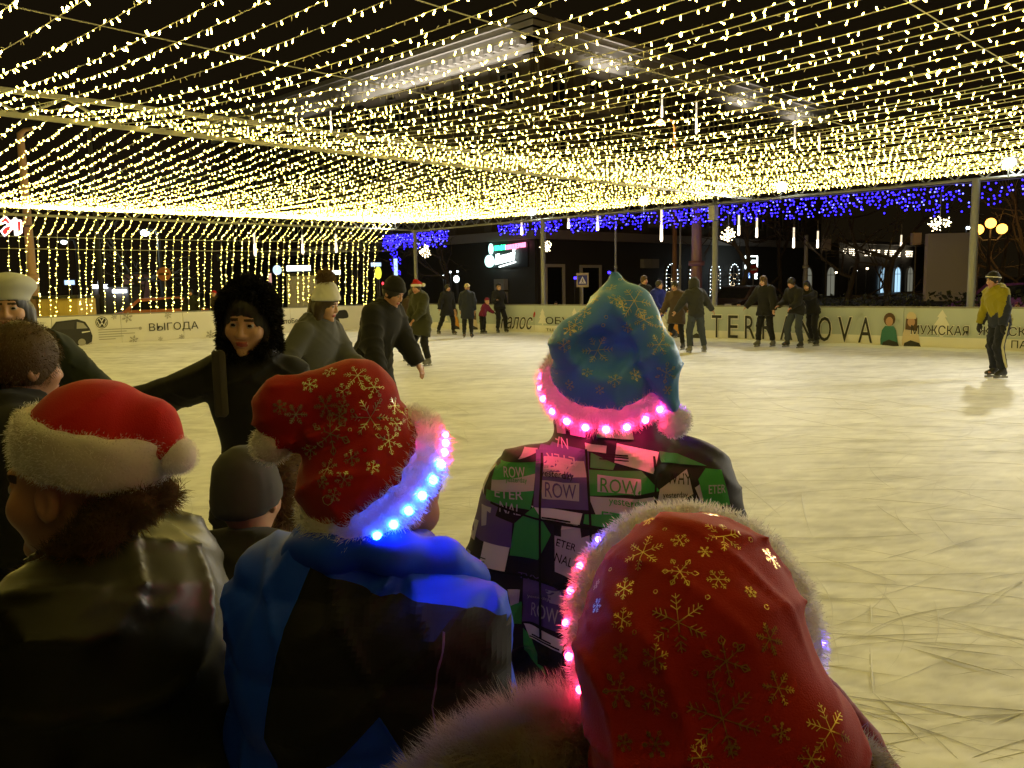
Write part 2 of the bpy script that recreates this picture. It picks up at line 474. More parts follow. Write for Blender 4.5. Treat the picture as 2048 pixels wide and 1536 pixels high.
# right boards: lettering with pale outlines
def right_text(body, t0, t1, z0, z1, parent=rb, name='lettering', m=None, outline=True, **k):
    if outline: put_text(body, M['print_w'], rpos(t0 + .015, z0 - .015, .017), RR, ZZ, abs(t1 - t0) + .03, z1 - z0 + .03, parent, name, bold=.035, **k)
    put_text(body, m or M['print_k'], rpos(t0, z0, .024), RR, ZZ, abs(t1 - t0), z1 - z0, parent, name, **k)
# the big word is spaced letter by letter
tt = np.linspace(12.55, 8.45, 9)
for ch, t0 in zip('TERRANOVA', tt):
    wv = .30 if ch in 'TER' else .34
    for (mm, g_, off, bd) in ((M['print_w'], .022, .017, .03), (M['print_k'], 0, .024, .0)):
        put_text(ch, mm, rpos(t0 + g_, .10 - g_, off), RR, ZZ, wv + 2 * g_, .62 + 2 * g_, rb, 'letter', bold=bd)
right_text('МУЖСКАЯ', 7.22, 5.98, .34, .56)
right_text('ЖЕНСКАЯ', 5.78, 4.52, .36, .56)
right_text('ТЦ', 5.55, 5.25, .10, .27); right_text('ПАССАЖ', 5.12, 4.1, .10, .27)
right_text('nалос', 21.0, 19.45, .14, .56, shear=.35)
flat_poly(rb, 'drop_print', [(.0, 0), (.06, .02), (.1, .16), (.06, .2), (.01, .12)], rpos(19.42, .55, .02), RR, ZZ, M['red_p'])
right_text('ОБУВЬ', 18.85, 17.15, .34, .58, outline=False)
right_text('ТЦ', 18.85, 18.5, .10, .20, outline=False); right_text('ПАССАЖ', 18.36, 17.3, .10, .20, outline=False)
def tree_print(t, z, h):
    p = []
    lv = [(0, 1), (.18, .72), (.10, .72), (.28, .42), (.17, .42), (.38, .10), (.06, .10), (.06, 0)]
    poly = [(x * h, y * h) for x, y in lv] + [(-x * h, y * h) for x, y in reversed(lv[1:])]
    flat_poly(rb, 'tree_print', poly, rpos(t, z, .0165), RR, ZZ, M['print_w'])
for (t_, z_, h_) in ((6.55, .30, .62), (19.0, .3, .55), (17.6, .28, .6), (14.2, .3, .5), (2.2, .3, .6), (24.0, .3, .5)): tree_print(t_, z_, h_)
for i in range(26):
    flat_flake(rb, rpos(g.uniform(1, 27), g.uniform(.55, .86), .0163), RR, ZZ, g.uniform(.05, .11), M['print_c'], wd=.1, rot=g.uniform(0, 1))
# printed children sitting in the snow on the boards
def printed_child(t, top, hairm, topm, hat=None):
    o = rpos(t, 0, .019)
    flat_poly(rb, 'printed_figure', [(-.19, .07), (.22, .07), (.20, .2), (.16, .42), (.10, .52), (-.10, .52), (-.17, .42), (-.2, .2)], o, RR, ZZ, topm)
    n = 14
    circ = lambda cx, cz, a, b: [(cx + a * math.cos(2 * math.pi * i / n), cz + b * math.sin(2 * math.pi * i / n)) for i in range(n)]
    flat_poly(rb, 'printed_hair', circ(0, .68, .135, .16) if not hat else [(-.13, .45), (.14, .42), (.13, .72), (0, .8), (-.12, .72)], rpos(t, 0, .021), RR, ZZ, hairm)
    flat_poly(rb, 'printed_face', circ(0.0, .63, .085, .11), rpos(t, 0, .023), RR, ZZ, M['skin_p'])
    if hat: flat_poly(rb, 'printed_hat', [(-.11, .7), (.11, .7), (.1, .8), (.03, .86), (-.05, .86), (-.1, .8)], rpos(t, 0, .025), RR, ZZ, hat)
    flat_poly(rb, 'printed_legs', [(-.16, .03), (.25, .03), (.2, .14), (.0, .2), (-.14, .13)], rpos(t, 0, .022), RR, ZZ, M['print_k'])
printed_child(7.72, .8, M['hair_p'], M['teal_p'])
printed_child(7.22, .8, M['hair_p'], M['cream_p'], M['cream_p'])
printed_child(13.05, .8, M['hair_p'], M['print_c'])
printed_child(13.75, .8, M['hair_p'], M['orange_p'], M['orange_p'])
printed_child(23.4, .8, M['hair_p'], M['orange_p'])
printed_child(22.4, .8, M['hair_p'], M['cream_p'], M['cream_p'])

# left boards
def left_text(body, s0, s1, z0, z1, m, **k): put_text(body, m, lpos(s0, z0, .018), RL, ZZ, s1 - s0, z1 - z0, lb, 'lettering', **k)
left_text('ВЫГОДА', 10.86, 12.5, .34, .64, M['print_k'])
left_text('АвтоБе', 15.45, 16.3, .40, .58, M['print_k'], bold=.01)
n = 18
flat_poly(lb, 'dot_print', [(.05 * math.cos(2 * math.pi * i / n), .05 * math.sin(2 * math.pi * i / n)) for i in range(n)], lpos(10.58, .5, .018), RL, ZZ, M['print_g'])
# round emblem: dark disc, pale ring, letters V over W
def disc(parent, name, o, r_, up, rad, m, n=28): return flat_poly(parent, name, [(rad * math.cos(2 * math.pi * i / n), rad * math.sin(2 * math.pi * i / n)) for i in range(n)], o, r_, up, m)
disc(lb, 'emblem_disc', lpos(9.42, .74, .018), RL, ZZ, .185, M['print_k'])
disc(lb, 'emblem_ring', lpos(9.42, .74, .020), RL, ZZ, .162, M['print_w'])
disc(lb, 'emblem_disc', lpos(9.42, .74, .022), RL, ZZ, .145, M['print_k'])
def stroke(parent, name, pts, wd, o, r_, up, m, th=.0015):
    k = MB()
    for a, b in zip(pts[:-1], pts[1:]):
        d = Vector((b[0] - a[0], b[1] - a[1])).normalized(); nn = Vector((-d.y, d.x)) * wd
        k.prism([(a[0] - nn.x, a[1] - nn.y), (b[0] - nn.x, b[1] - nn.y), (b[0] + nn.x, b[1] + nn.y), (a[0] + nn.x, a[1] + nn.y)], o, r_, up, th)
    return k.build(name, m, parent)
stroke(lb, 'emblem_letter', [(-.06, .125), (0, .02), (.06, .125)], .014, lpos(9.42, .74, .024), RL, ZZ, M['print_w'])
stroke(lb, 'emblem_letter', [(-.125, .055), (-.062, -.11), (0, -.005), (.062, -.11), (.125, .055)], .014, lpos(9.42, .74, .0245), RL, ZZ, M['print_w'])
for i, (ln) in enumerate((1.25, .85, 1.1, .75, .5)):
    flat_poly(lb, 'small_print_line', [(0, 0), (ln, 0), (ln, .022), (0, .022)], lpos(9.3, .50 - i * .075, .018), RL, ZZ, M['print_g'])
# picture of a dark car
car = [(-.95, .12), (-.9, .42), (-.72, .50), (-.5, .78), (.1, .83), (.32, .74), (.44, .52), (.5, .3), (.47, .12), (.35, .06), (-.1, .02), (-.6, .06)]
flat_poly(lb, 'car_picture', car, lpos(8.62, .04, .018), RL, ZZ, M['print_k'])
flat_poly(lb, 'car_picture_glass', [(-.62, .54), (-.46, .73), (.02, .77), (-.02, .54)], lpos(8.62, .04, .020), RL, ZZ, M['dark'])
flat_poly(lb, 'car_picture_glass', [(.06, .54), (.08, .75), (.26, .70), (.38, .54)], lpos(8.62, .04, .020), RL, ZZ, M['print_g'])
for cx in (-.62, .18): disc(lb, 'car_picture_wheel', lpos(8.62 + cx, .16, .020), RL, ZZ, .11, M['print_g'])
flat_poly(lb, 'car_picture_lamp', [(.2, .40), (.44, .43), (.44, .46), (.2, .44)], lpos(8.62, .04, .022), RL, ZZ, M['print_w'])
for (s0, z0) in ((17.9, .35), (18.3, .62)):
    flat_poly(lb, 'car_picture', [(x * .42, z * .42) for x, z in car], lpos(s0, z0 - .15, .018), RL, ZZ, M['print_k'])
for (s0, z0, r_) in ((10.2, .86, .17), (11.5, .88, .12), (10.35, .14, .15), (12.9, .16, .16), (11.9, .15, .09), (9.0, .1, .1), (15.5, .16, .13), (9.8, .9, .09), (11.2, .12, .08), (13.5, .8, .14), (14.6, .5, .1)):
    flat_flake(lb, lpos(s0, z0, .0175), RL, ZZ, r_, M['print_g'], wd=.06)

# snow thrown up along the foot of the boards
def bank(name, p0, p1, inward):
    k = MB(); n = 150; v = []
    gg = np.random.default_rng(5 if name[-1] == 'k' else 6)
    hs = np.convolve(gg.uniform(.0, .1, n + 9), np.ones(5) / 5, 'same')[:n]; ws = np.convolve(gg.uniform(.06, .35, n + 9), np.ones(7) / 7, 'same')[:n]
    for i in range(n):
        p = p0.lerp(p1, i / (n - 1))
        v += [p + Vector((0, 0, hs[i] + .012)), p + inward * ws[i] * .45 + Vector((0, 0, hs[i] * .7 + .01)), p + inward * ws[i] + Vector((0, 0, .006))]
    f = []
    for i in range(n - 1):
        for j in (0, 1): f.append((i * 3 + j, i * 3 + j + 1, (i + 1) * 3 + j + 1, (i + 1) * 3 + j))
    o = k.add(v, f).build(name, M['snow'], None, True); tag(o, kind='structure')
bank('snow_bank', st(SF - .001, TF), st(SF - .001, -3), NR)
bank('snow_bank', st(-2, TF - .001), st(SF, TF - .001), NL)

# ------------------------------------------------------------------ trusses and posts
def truss(label, a, b, zb, zt, pitch, tube=.035, box=False, dia=.018):
    o = empty('roof_truss', a, label=label, cat='truss')
    a = Vector(a); b = Vector(b); d = b - a; L = d.length; d.normalize()
    for z in (zb, zt):
        k = MB()
        if box: k.box(d * L / 2 + Vector((0, 0, z)), (L, .05, .06), frame(d, ZZ))
        else: k.tube([Vector((0, 0, z)), d * L + Vector((0, 0, z))], tube, 8)
        k.build('chord', M['steel'], o)
    n = int(L / pitch); P_ = L / n
    up = MB().tube([Vector((0, 0, zb)), d * P_ / 2 + Vector((0, 0, zt))], dia, 6).mesh('brace', M['steel'])
    dn = MB().tube([d * P_ / 2 + Vector((0, 0, zt)), d * P_ + Vector((0, 0, zb))], dia, 6).mesh('brace', M['steel'])
    for i in range(n):
        link('brace', up, o, loc=d * P_ * i); link('brace', dn, o, loc=d * P_ * i)
    return o
truss('long zigzag steel truss above the street side boards with floodlights on it', st(ST, TT), st(ST, -4), 3.82, 4.12, .62)
truss('steel truss carrying the light strings across the middle of the rink', st(ST, TM), st(-3, TM), 3.84, 4.12, 1.0, box=True, dia=.02)
truss('steel truss at the far end where the light curtain starts', st(ST, TT), st(-3, TT), 3.86, 4.16, .8)
def post(s, t, r, label, box=False):
    o = empty('steel_post', st(s, t), label=label, cat='post')
    MB().tube([(0, 0, 0), (0, 0, 3.84)], r, 10).build('tube', M['steel'], o, True)
    MB().box((0, 0, .01), (.3, .3, .02)).build('base_plate', M['steel'], o)
    if box: MB().box(st(-.12, 0, 3.55), (.2, .2, .42), frame(RR, ZZ)).build('loudspeaker', mat('speaker_grey', (.25, .25, .24), .6), o)
post(ST, 26.2, .075, 'steel post under the truss next to the blue icicle lights corner')
post(ST, 19.35, .08, 'steel post in front of the lit cafe corner')
post(ST, 12.75, .08, 'steel post with a loudspeaker box above the big lettering', True)
post(ST, 6.1, .085, 'steel post in front of the pale standing panel')
post(ST, -.6, .085, 'steel post at the near right end of the truss')
post(-2.9, TM, .08, 'steel post at the near left end of the middle truss')
post(-2.9, TT, .08, 'steel post at the far left end of the end truss')

# thin support cables across the strings
for (t_, z0, nm) in ((7.3, 4.0, 'upper left'), (5.0, 3.98, 'upper middle'), (2.5, 3.98, 'upper right')):
    pts = [st(-3 + 24 * i / 20, t_, z0 - .25 * math.sin(math.pi * i / 20)) for i in range(21)]
    o = MB().tube(pts, .006, 4).build('support_cable', M['cable']); tag(o, 'thin steel cable crossing the light strings in the %s of the photo' % nm, 'cable', 'support cables')
for (t_, z0) in ((27.6, 3.45), (27.62, 3.1)):
    pts = [st(-3 + 24 * i / 12, t_, z0 - .12 * math.sin(math.pi * i / 12)) for i in range(13)]
    o = MB().tube(pts, .008, 4).build('support_cable', M['cable']); tag(o, 'thin cable stretched sideways behind the hanging light curtain, the %s one' % ('upper' if z0 > 3.3 else 'lower'), 'cable', 'support cables')

# ------------------------------------------------------------------ light strings
def string_pts(s, gg):
    """path of one string: near bay, middle truss, far bay, end truss, slant, curtain"""
    e_ = min(1, max(0, (20.7 - s) / 11)) ** .8; sg1 = .05 + .50 * e_ + gg.normal(0, .018); sg2 = .04 + .36 * e_ + gg.normal(0, .018); js = gg.normal(0, .014, 4)
    out = []
    for i in range(31):      # t from -4.2 to TM
        q = i / 30; t = -4.2 + (TM + 4.2) * q; out.append((s + js[0] * (1 - q) + js[1] * q, t, 4.12 - .24 * q - sg1 * 4 * q * (1 - q)))
    for i in range(1, 31):
        q = i / 30; t = TM + (TT - TM) * q; out.append((s + js[1] * (1 - q) + js[2] * q, t, 3.88 + .24 * q - sg2 * 4 * q * (1 - q)))
    zc = 3.42 + gg.normal(0, .05); tc = 27.55; zb = gg.uniform(.85, 1.05); dj = gg.normal(-.12, .06)
    for i in range(1, 5):
        q = i / 4; out.append((s + js[2] + dj * .2 * q, TT + (tc - TT) * q, 4.12 + (zc - 4.12) * q - .1 * math.sin(math.pi * q)))
    for i in range(1, 9):
        q = i / 8; out.append((s + js[2] + dj * (.2 + .8 * q), tc + .25 * q + .03 * math.sin(5 * q), zc + (zb - zc) * q))
    return [st(*p) for p in out]
BULB = [(0, 0, 0)]
def bulb_batch(pos, dirs, L, r0, r1):
    """little LED capsules: thin stem flaring to a lit cone; 5-sided"""
    n = 4; N = len(pos); pos = np.array(pos); d = np.array(dirs)
    ref = np.where(np.abs(d[:, 2:3]) < .9, np.array([[0, 0, 1.]]), np.array([[1., 0, 0]]))
    a = np.cross(d, ref); a /= np.linalg.norm(a, axis=1, keepdims=True); b = np.cross(d, a)
    v = []
    for (h, r) in ((0, r0), (.85, r1)):
        for k in range(n):
            q = 2 * math.pi * k / n
            v.append(pos + d * (L * h)[:, None] + (a * math.cos(q) + b * math.sin(q)) * (r * np.ones(N))[:, None])
    v.append(pos + d * L[:, None])
    v = np.stack(v, 1).reshape(-1, 3); base = np.arange(N)[:, None] * (2 * n + 1)
    F = []
    for k in range(n):
        k2 = (k + 1) % n
        F.append(base + np.array([[k, k2, n + k2]])); F.append(base + np.array([[k, n + k2, n + k]])); F.append(base + np.array([[n + k, n + k2, 2 * n]]))
    F = np.stack(F, 1).reshape(-1, 3)
    return v, F, 3 * n
SPACING = .27
nS = int((ST - .35 - (-1.0)) / SPACING)
for i in range(nS):
    s = -1.0 + i * SPACING
    gg = np.random.default_rng(1000 + i)
    pts = string_pts(s, gg)
    o = empty('string_light', pts[0], label='string of warm white bulbs stretched over the rink and hanging down as a curtain', cat='string light', group='light strings over the rink')
    org = pts[0]
    MB().tube([p - org for p in pts], .0045, 3, cap=False).build('wire', M['wire'], o)
    P_ = np.array(pts); seg = np.linalg.norm(np.diff(P_, axis=0), axis=1); cum = np.concatenate([[0], np.cumsum(seg)])
    dist = np.arange(.05, cum[-1] - .05, .105); dist = dist + gg.normal(0, .02, len(dist))
    X = np.stack([np.interp(dist, cum, P_[:, k]) for k in range(3)], 1)
    n = len(X); d = gg.normal(0, .55, (n, 3)); d[:, 2] += np.where(gg.random(n) < .72, -.9, .9); 
    cur = dist > cum[-9]; d[cur] *= np.array([1.6, 1.6, .25]); 
    d /= np.linalg.norm(d, axis=1, keepdims=True)
    kind = np.where(gg.random(n) < .035, 2, np.where(gg.random(n) < .12, 0, 1))
    # near bay is sparser: some runs of dead bulbs
    near = X[:, 1] < 12
    dead = np.sin(dist * 1.1 + i * 2.4) + np.sin(dist * .37 + i) > 1.15
    kind = np.where(near & dead & (kind == 1), np.where(gg.random(n) < .6, 0, 1), kind)
    L = np.where(kind == 2, .046, .038) * gg.uniform(.8, 1.1, n)
    r1 = np.where(kind == 0, .0035, np.where(kind == 2, .0110, .0062)); r0 = np.where(kind == 0, .0026, np.where(kind == 2, .008, .0022))
    v, F, per = bulb_batch(X - np.array(org), d, L, r0, r1)
    me = np_mesh('bulbs', v, F, [M['off'], M['bulb'], M['bulbhot']], np.repeat(kind, per), False)
    ob = link('bulbs', me, o); ob['kind'] = 'stuff'
# ------------------------------------------------------------------ floodlights on the truss
M['flood'] = glow('floodlight_lens', (.92, 1.0, .86), 120)
def flood(px, py, Y, power, label, col=(1, .95, .82), size=.17, aim=None, soft=1.6):
    p = at(px, py, Y); o = empty('floodlight', p, label=label, cat='floodlight', group='floodlights on the street side truss')
    aim = Vector(aim) if aim is not None else st(3, (p.y - p.x) * R2 - 2, 0)
    dr = (aim - p).normalized(); A = Matrix((dr.cross(ZZ).normalized(), dr, dr.cross(ZZ).normalized().cross(dr))).transposed()
    MB().box(-dr * .06, (size * 2, .1, size * 1.5), A).build('housing', M['dark'], o)
    MB().sphere(dr * .0, (size * .62, size * .62, size * .62), 16, 10).build('lens', M['flood'], o, True)
    MB().tube([(0, 0, -.05), (0, 0, -.32)], .015, 6).build('bracket', M['steel'], o)
    l = bpy.data.lights.new('flood_lamp', 'AREA'); l.shape = 'DISK'; l.size = size * soft; l.energy = power; l.color = col; l.spread = math.radians(110)
    lo = bpy.data.objects.new('lamp', l); COL.objects.link(lo); lo.parent = o
    lo.rotation_euler = dr.to_track_quat('-Z', 'Y').to_euler(); lo.location = dr * (size * .66)
FL = 80
flood(790, 440, 32.8, FL, 'round white floodlight over the truss corner by the light curtain')
flood(1063, 424, 28.6, FL, 'greenish white floodlight on the truss above the cafe corner post')
flood(1287, 401, 25.1, FL, 'pair of greenish floodlights on the truss right of the cafe corner')
flood(1562, 373, 22.2, FL, 'greenish floodlight on the truss right of the loudspeaker post')
flood(2018, 326, 18.6, FL, 'large glaring floodlight at the right end of the truss')
flood(2600, 268, 15.2, FL * 2.2, 'added unseen floodlight past the right edge to light the near ice', col=(1, .97, .9), soft=5)  # added out of view to brighten the near ice
flood(3900, 130, 11.0, FL * 2.6, 'second added unseen floodlight past the right edge to light the near ice', col=(1, .97, .9), soft=5)  # also added out of view, more light for the near ice
# ------------------------------------------------------------------ the corner building
KX, KY = 1.4, 45.0
K = Vector((KX, KY, 0))
M['wall'] = mat('plaster_wall', (.10, .08, .05), .85)
M['pier'] = mat('plaster_pier', (.13, .11, .075), .85)
M['corn'] = mat('cornice_stone', (.55, .52, .47), .8)
M['shop'] = mat('dark_cladding', (.055, .052, .046), .6)
M['fascia'] = mat('shop_fascia', (.34, .31, .28), .8)
M['glass'] = mat('night_glass', (.015, .017, .02), .12, spec=.6)
M['wframe'] = mat('white_frame', (.62, .60, .56), .6); M['oldframe'] = mat('old_frame', (.22, .20, .16), .7)
M['balc'] = mat('balcony_panel', (.26, .235, .20), .8)
bld = empty('corner_building', K, label='dark four storey corner building with a lit bracketed cornice', cat='building')
LA, LB_, HB = 36.0, 34.0, 14.2
fp = [Vector((0, 0)), U.xy * LB_, U.xy * LB_ + VV.xy * LA, VV.xy * LA]
k = MB(); k.add([(p.x, p.y, 0) for p in fp] + [(p.x, p.y, HB) for p in fp], [(0, 1, 5, 4), (1, 2, 6, 5), (2, 3, 7, 6), (3, 0, 4, 7), (4, 5, 6, 7)]); k.build('wall', M['wall'], bld)
def fac(side, a, z, out=0.0):
    """point on a facade: side L (along VV) or R (along U), a metres from the corner"""
    return (VV * a - U * out if side == 'L' else U * a - VV * out) + Vector((0, 0, z))
FR = {'L': (RR, frame(RR, ZZ)), 'R': (U, frame(U, ZZ))}
# cornice: three stepped mouldings per side, brackets below
for side, L in (('L', LA), ('R', LB_)):
    for (z, h, o_) in ((13.75, .45, .25), (14.35, .35, .75), (14.70, .30, .95), (14.98, .26, 1.12)):
        st0 = -o_ - (.004 if side == 'R' else 0)
        c = fac(side, (L + st0) / 2, z, o_ / 2 - .3); MB().box(c, (L - st0, o_ + .6, h), FR[side][1]).build('cornice', M['corn'], bld)
    br = MB().box((0, 0, 0), (.26, .50, .28), FR[side][1]).mesh('bracket', M['corn'])
    for i in range(int(L / .62)): link('bracket', br, bld, loc=fac(side, .35 + i * .62, 14.05, .49))
    MB().box(fac(side, L / 2, 4.28, .12), (L + .3, .3, .5), FR[side][1]).build('fascia', M['fascia'], bld)
    MB().box(fac(side, L / 2, 2.0, .06), (L + .1, .14, 4.0), FR[side][1]).build('shop_front', M['shop'], bld)
def window_mesh(side, w, h):
    A = FR[side][1]; k = MB()
    for (x, z, sx, sz) in ((0, h / 2, w + .2, .1), (0, -h / 2, w + .3, .12), (-w / 2, 0, .1, h), (w / 2, 0, .1, h), (0, 0, .07, h), (0, h * .2, w, .06)):
        k.box(A @ Vector((x, -.03, z)), (sx, .1, sz), A)
    return k.mesh('window', M['oldframe']), MB().box((0, 0, 0), (w, .03, h), A).mesh('pane', M['glass'])
for side, L in (('L', LA), ('R', LB_)):
    wm, pm = window_mesh(side, 1.15, 1.75)
    A = FR[side][1]
    n = int(L / 3.1)
    for i in range(n):
        for z in (6.1, 9.1, 12.0):
            o = link('window', wm, bld, loc=fac(side, 1.9 + i * 3.1, z, .04)); link('pane', pm, o, loc=A @ Vector((0, .01, 0)))
    for i in range(n + 1):
        MB().box(fac(side, .42 + i * 3.1, 9.05, .05), (.62, .16, 8.9), A).build('pilaster', M['pier'], bld)
for (a, z) in ((5.0, 5.0), (5.0, 8.0), (5.0, 10.9), (11.2, 5.0), (11.2, 8.0), (17.4, 8.0)):
    k = MB(); A = FR['R'][1]
    k.box(fac('R', a, z, .6), (2.6, 1.1, .12), A); k.box(fac('R', a, z + .5, 1.12), (2.6, .06, .9), A)
    for sg in (-1, 1): k.box(fac('R', a + sg * 1.27, z + .5, .6), (.06, 1.0, .9), A)
    k.build('balcony', M['balc'], bld)
# downpipe
MB().tube([fac('R', .25, .3, .15), fac('R', .25, 13.5, .15)], .06, 6).build('downpipe', M['balc'], bld)
# ground floor openings on the right hand side
def framed_opening(a0, a1, z0, z1, m, inner):
    A = FR['R'][1]; w_ = a1 - a0; k = MB(); t_ = .16
    for (x, z, sx, sz) in (((a0 + a1) / 2, z1, w_ + t_, t_), (a0, (z0 + z1) / 2, t_, z1 - z0), (a1, (z0 + z1) / 2, t_, z1 - z0)): k.box(fac('R', x, z, .18), (sx, .12, sz), A)
    o = k.build('door_frame', m, bld)
    MB().box(fac('R', (a0 + a1) / 2, (z0 + z1) / 2, .14), (w_ - .1, .04, z1 - z0), A).build('door', inner, o)
    return o
framed_opening(.55, 2.0, .15, 2.62, M['wframe'], M['glass'])
framed_opening(3.5, 5.2, .15, 2.58, M['wframe'], M['glass'])
M['led_w'] = glow('cool_white_led', (.75, .9, 1.0), 9)
M['led_warm'] = glow('warm_white_led', (1.0, .78, .45), 8)
M['ac'] = mat('air_conditioner', (.35, .34, .32), .6)
def arch_window(a, w_, z0, zs, zt, pane, parent, leds=None, base=None):
    """arched frame, pane and a garland; base: function giving the facade point"""
    f = base or (lambda a_, z_, o_: fac('R', a_, z_, o_)); A = FR['R'][1]
    n = 8; arcp = [(w_ / 2 * math.cos(math.pi * i / n), zs + (zt - zs) * math.sin(math.pi * i / n)) for i in range(n + 1)]
    out = [(w_ / 2, z0)] + arcp + [(-w_ / 2, z0)]
    k = MB()
    for p, q in zip(out[:-1], out[1:]): k.tube([f(a + p[0], p[1], .17), f(a + q[0], q[1], .17)], .06, 5)
    fo = k.build('window_frame', M['balc'], parent)
    pf = MB(); pts = [f(a + x, z, .15) for x, z in out]; pf.add(pts, [tuple(range(len(pts)))]); pf.build('pane', pane, fo)
    k = MB(); k.tube([f(a, z0, .16), f(a, zt, .16)], .025, 4); k.tube([f(a - w_ / 2, zs, .16), f(a + w_ / 2, zs, .16)], .025, 4); k.build('glazing_bar', M['balc'], fo)
    if leds:
        gg = np.random.default_rng(int(a * 10)); k = MB()
        for i in range(len(out) - 1):
            p, q = Vector(out[i]), Vector(out[i + 1]); m_ = max(1, int((q - p).length / .22))
            for j in range(m_):
                c = p.lerp(q, j / m_); k.sphere(f(a + c.x, c.y, .23), .022, 6, 4)
        for i in range(16): k.sphere(f(a + gg.uniform(-.4, .4) * w_, gg.uniform(z0 + .6, zs), .2), .014, 5, 3, 1)
        b_ = k.build('bulbs', [M['led_w'], M['led_warm']], fo); b_['kind'] = 'stuff'
for px in (1340, 1386, 1426, 1464):
    kk = (px - 1024) / 1671; a = (45 * kk - 1.4) / (1 - kk) / R2
    arch_window(a, 1.25, .4, 2.1, 2.75, M['glass'], bld, True)
for a in (9.4, 10.2): MB().box(fac('R', a, 2.75, .35), (.75, .3, .55), FR['R'][1]).build('air_conditioner', M['ac'], bld)
for z in (.95, 1.65): MB().box(fac('L', 2.4, z, .3), (.8, .3, .6), FR['L'][1]).build('air_conditioner', M['ac'], bld)

# up-lights that wash the cornice
M['upl'] = glow('uplight_lens', (1, .93, .8), 30)
def uplight(side, a, power, nm, w_=2.4):
    p = K + fac(side, a, 12.9, .95)
    o = empty('cornice_uplight', p, label='small uplight washing the cornice, %s' % nm, cat='uplight', group='cornice uplights')
    MB().box((0, 0, 0), (.5, .16, .12), FR[side][1]).build('housing', M['dark'], o)
    MB().tube([(0, 0, -.03), (FR[side][1] @ Vector((0, 1.0, -.1)))], .025, 5).build('arm', M['dark'], o)
    l = bpy.data.lights.new('uplight', 'AREA'); l.shape = 'RECTANGLE'; l.size = w_; l.size_y = .1; l.energy = power * 1.4; l.color = (1, .92, .8)
    lo = bpy.data.objects.new('lamp', l); COL.objects.link(lo); lo.parent = o
    lo.location = (0, 0, .08); d = FR[side][1]
    lo.rotation_euler = (Matrix((d.col[0], d.col[1], Vector((0, 0, 1)))).transposed() @ Matrix.Rotation(math.pi, 3, 'X')).to_euler()
for a, pw_, nm in ((1.2, 16, 'left side next to the corner'), (4.4, 24, 'left side second from the corner'), (7.6, 24, 'left side third from the corner'), (10.8, 24, 'left side fourth from the corner'), (14.0, 14, 'left side fifth from the corner'), (20.5, 4, 'left side far along the dark end')): uplight('L', a, pw_, nm, 3.0)
for a, pw_, nm in ((5.6, 22, 'right side next to the corner'), (20.4, 16, 'right side above the hanging tube light'), (28.4, 18, 'right side at the far end')): uplight('R', a, pw_, nm, 2.6)

# ------------------------------------------------------------------ lit signs
def sign_root(name, p, label, cat='sign'): return empty(name, p, label=label, cat=cat)
cs = sign_root('cafe_sign', K + fac('L', 3.6, 2.62, .2), 'lit cafe sign with green, pink and white letters on the dark corner')
M['neon_g'] = glow('green_neon', (.04, .95, .42), 3.0); M['neon_p'] = glow('pink_neon', (1.0, .22, .40), 2.4); M['neon_w'] = glow('white_neon', (.85, 1.0, .97), 4.0)
M['neon_c'] = glow('aqua_lightbox', (.55, .95, .88), 2.2); M['neon_b'] = glow('blue_lightbox', (.25, .45, 1.0), 4.0)
put_text('КАФЕ', M['neon_g'], RR * .82 + ZZ * .88 - U * .1, (RR + ZZ * .03), ZZ, .82, .30, cs, 'letters', extrude=.03, bold=.05)
put_text('ПИЦЦЕРИЯ', M['neon_p'], RR * 1.66 + ZZ * .86 - U * .1, (RR + ZZ * .06), ZZ, 1.5, .30, cs, 'letters', extrude=.03, bold=.045)
put_text('Пинолей', M['neon_w'], RR * .82 + ZZ * .12 - U * .1, (RR + ZZ * .14), ZZ, 1.55, .58, cs, 'letters', extrude=.03, bold=.05, shear=.3)
stroke(cs, 'underline', [(1.1, .0), (2.4, .24)], .035, -U * .1, RR, ZZ, M['neon_w'], .03)
n = 18
oval = lambda cx, cz, a, b: [(cx + a * math.cos(2 * math.pi * i / n), cz + b * math.sin(2 * math.pi * i / n)) for i in range(n)]
flat_poly(cs, 'lightbox', oval(.38, .34, .36, .34), -U * .1, RR, ZZ, M['neon_c'], .08)
flat_poly(cs, 'lightbox', oval(.50, 1.0, .16, .30), -U * .09, RR, ZZ, M['neon_c'], .08)
MB().box(RR * 1.6 + ZZ * .6 + U * .02, (3.2, .04, 1.3), frame(RR, ZZ)).build('backing', M['black'], cs)

# neon frame sign at the far end of the right hand facade
ns = sign_root('neon_sign', at(1488, 557, 56.0), 'white neon sign with a rectangular outline behind the no entry sign')
def frame_stroke(parent, pts, wd, m, o=Vector((0, 0, 0))): return stroke(parent, 'neon_tube', pts, wd, o, U, ZZ, m, .04)
sc_ = 56 / 1671 * 1.30
P_ = lambda x, y: ((x - 1488) * sc_, (557 - y) * sc_ / 1.3)
frame_stroke(ns, [P_(1491, 513), P_(1527, 513), P_(1527, 537), P_(1491, 537), P_(1491, 512.5)], .04, M['neon_w'])
put_text('Sl', M['neon_w'], U * P_(1495, 524)[0] + ZZ * P_(1495, 524)[1], U, ZZ, .45, .33, ns, 'letters', extrude=.02, bold=.07, shear=.3)
put_text('ers', M['neon_w'], U * P_(1508, 527)[0] + ZZ * P_(1508, 527)[1], U, ZZ, .7, .22, ns, 'letters', extrude=.02, bold=.07, shear=.3)
frame_stroke(ns, [P_(1527, 540), P_(1521, 540), P_(1521, 557), P_(1527, 557)], .04, M['neon_w'])
flat_poly(ns, 'lightbox', [P_(1522, 547), P_(1527, 547), P_(1528, 552), P_(1522, 554)], Vector((0, 0, 0)), U, ZZ, M['neon_w'], .04)
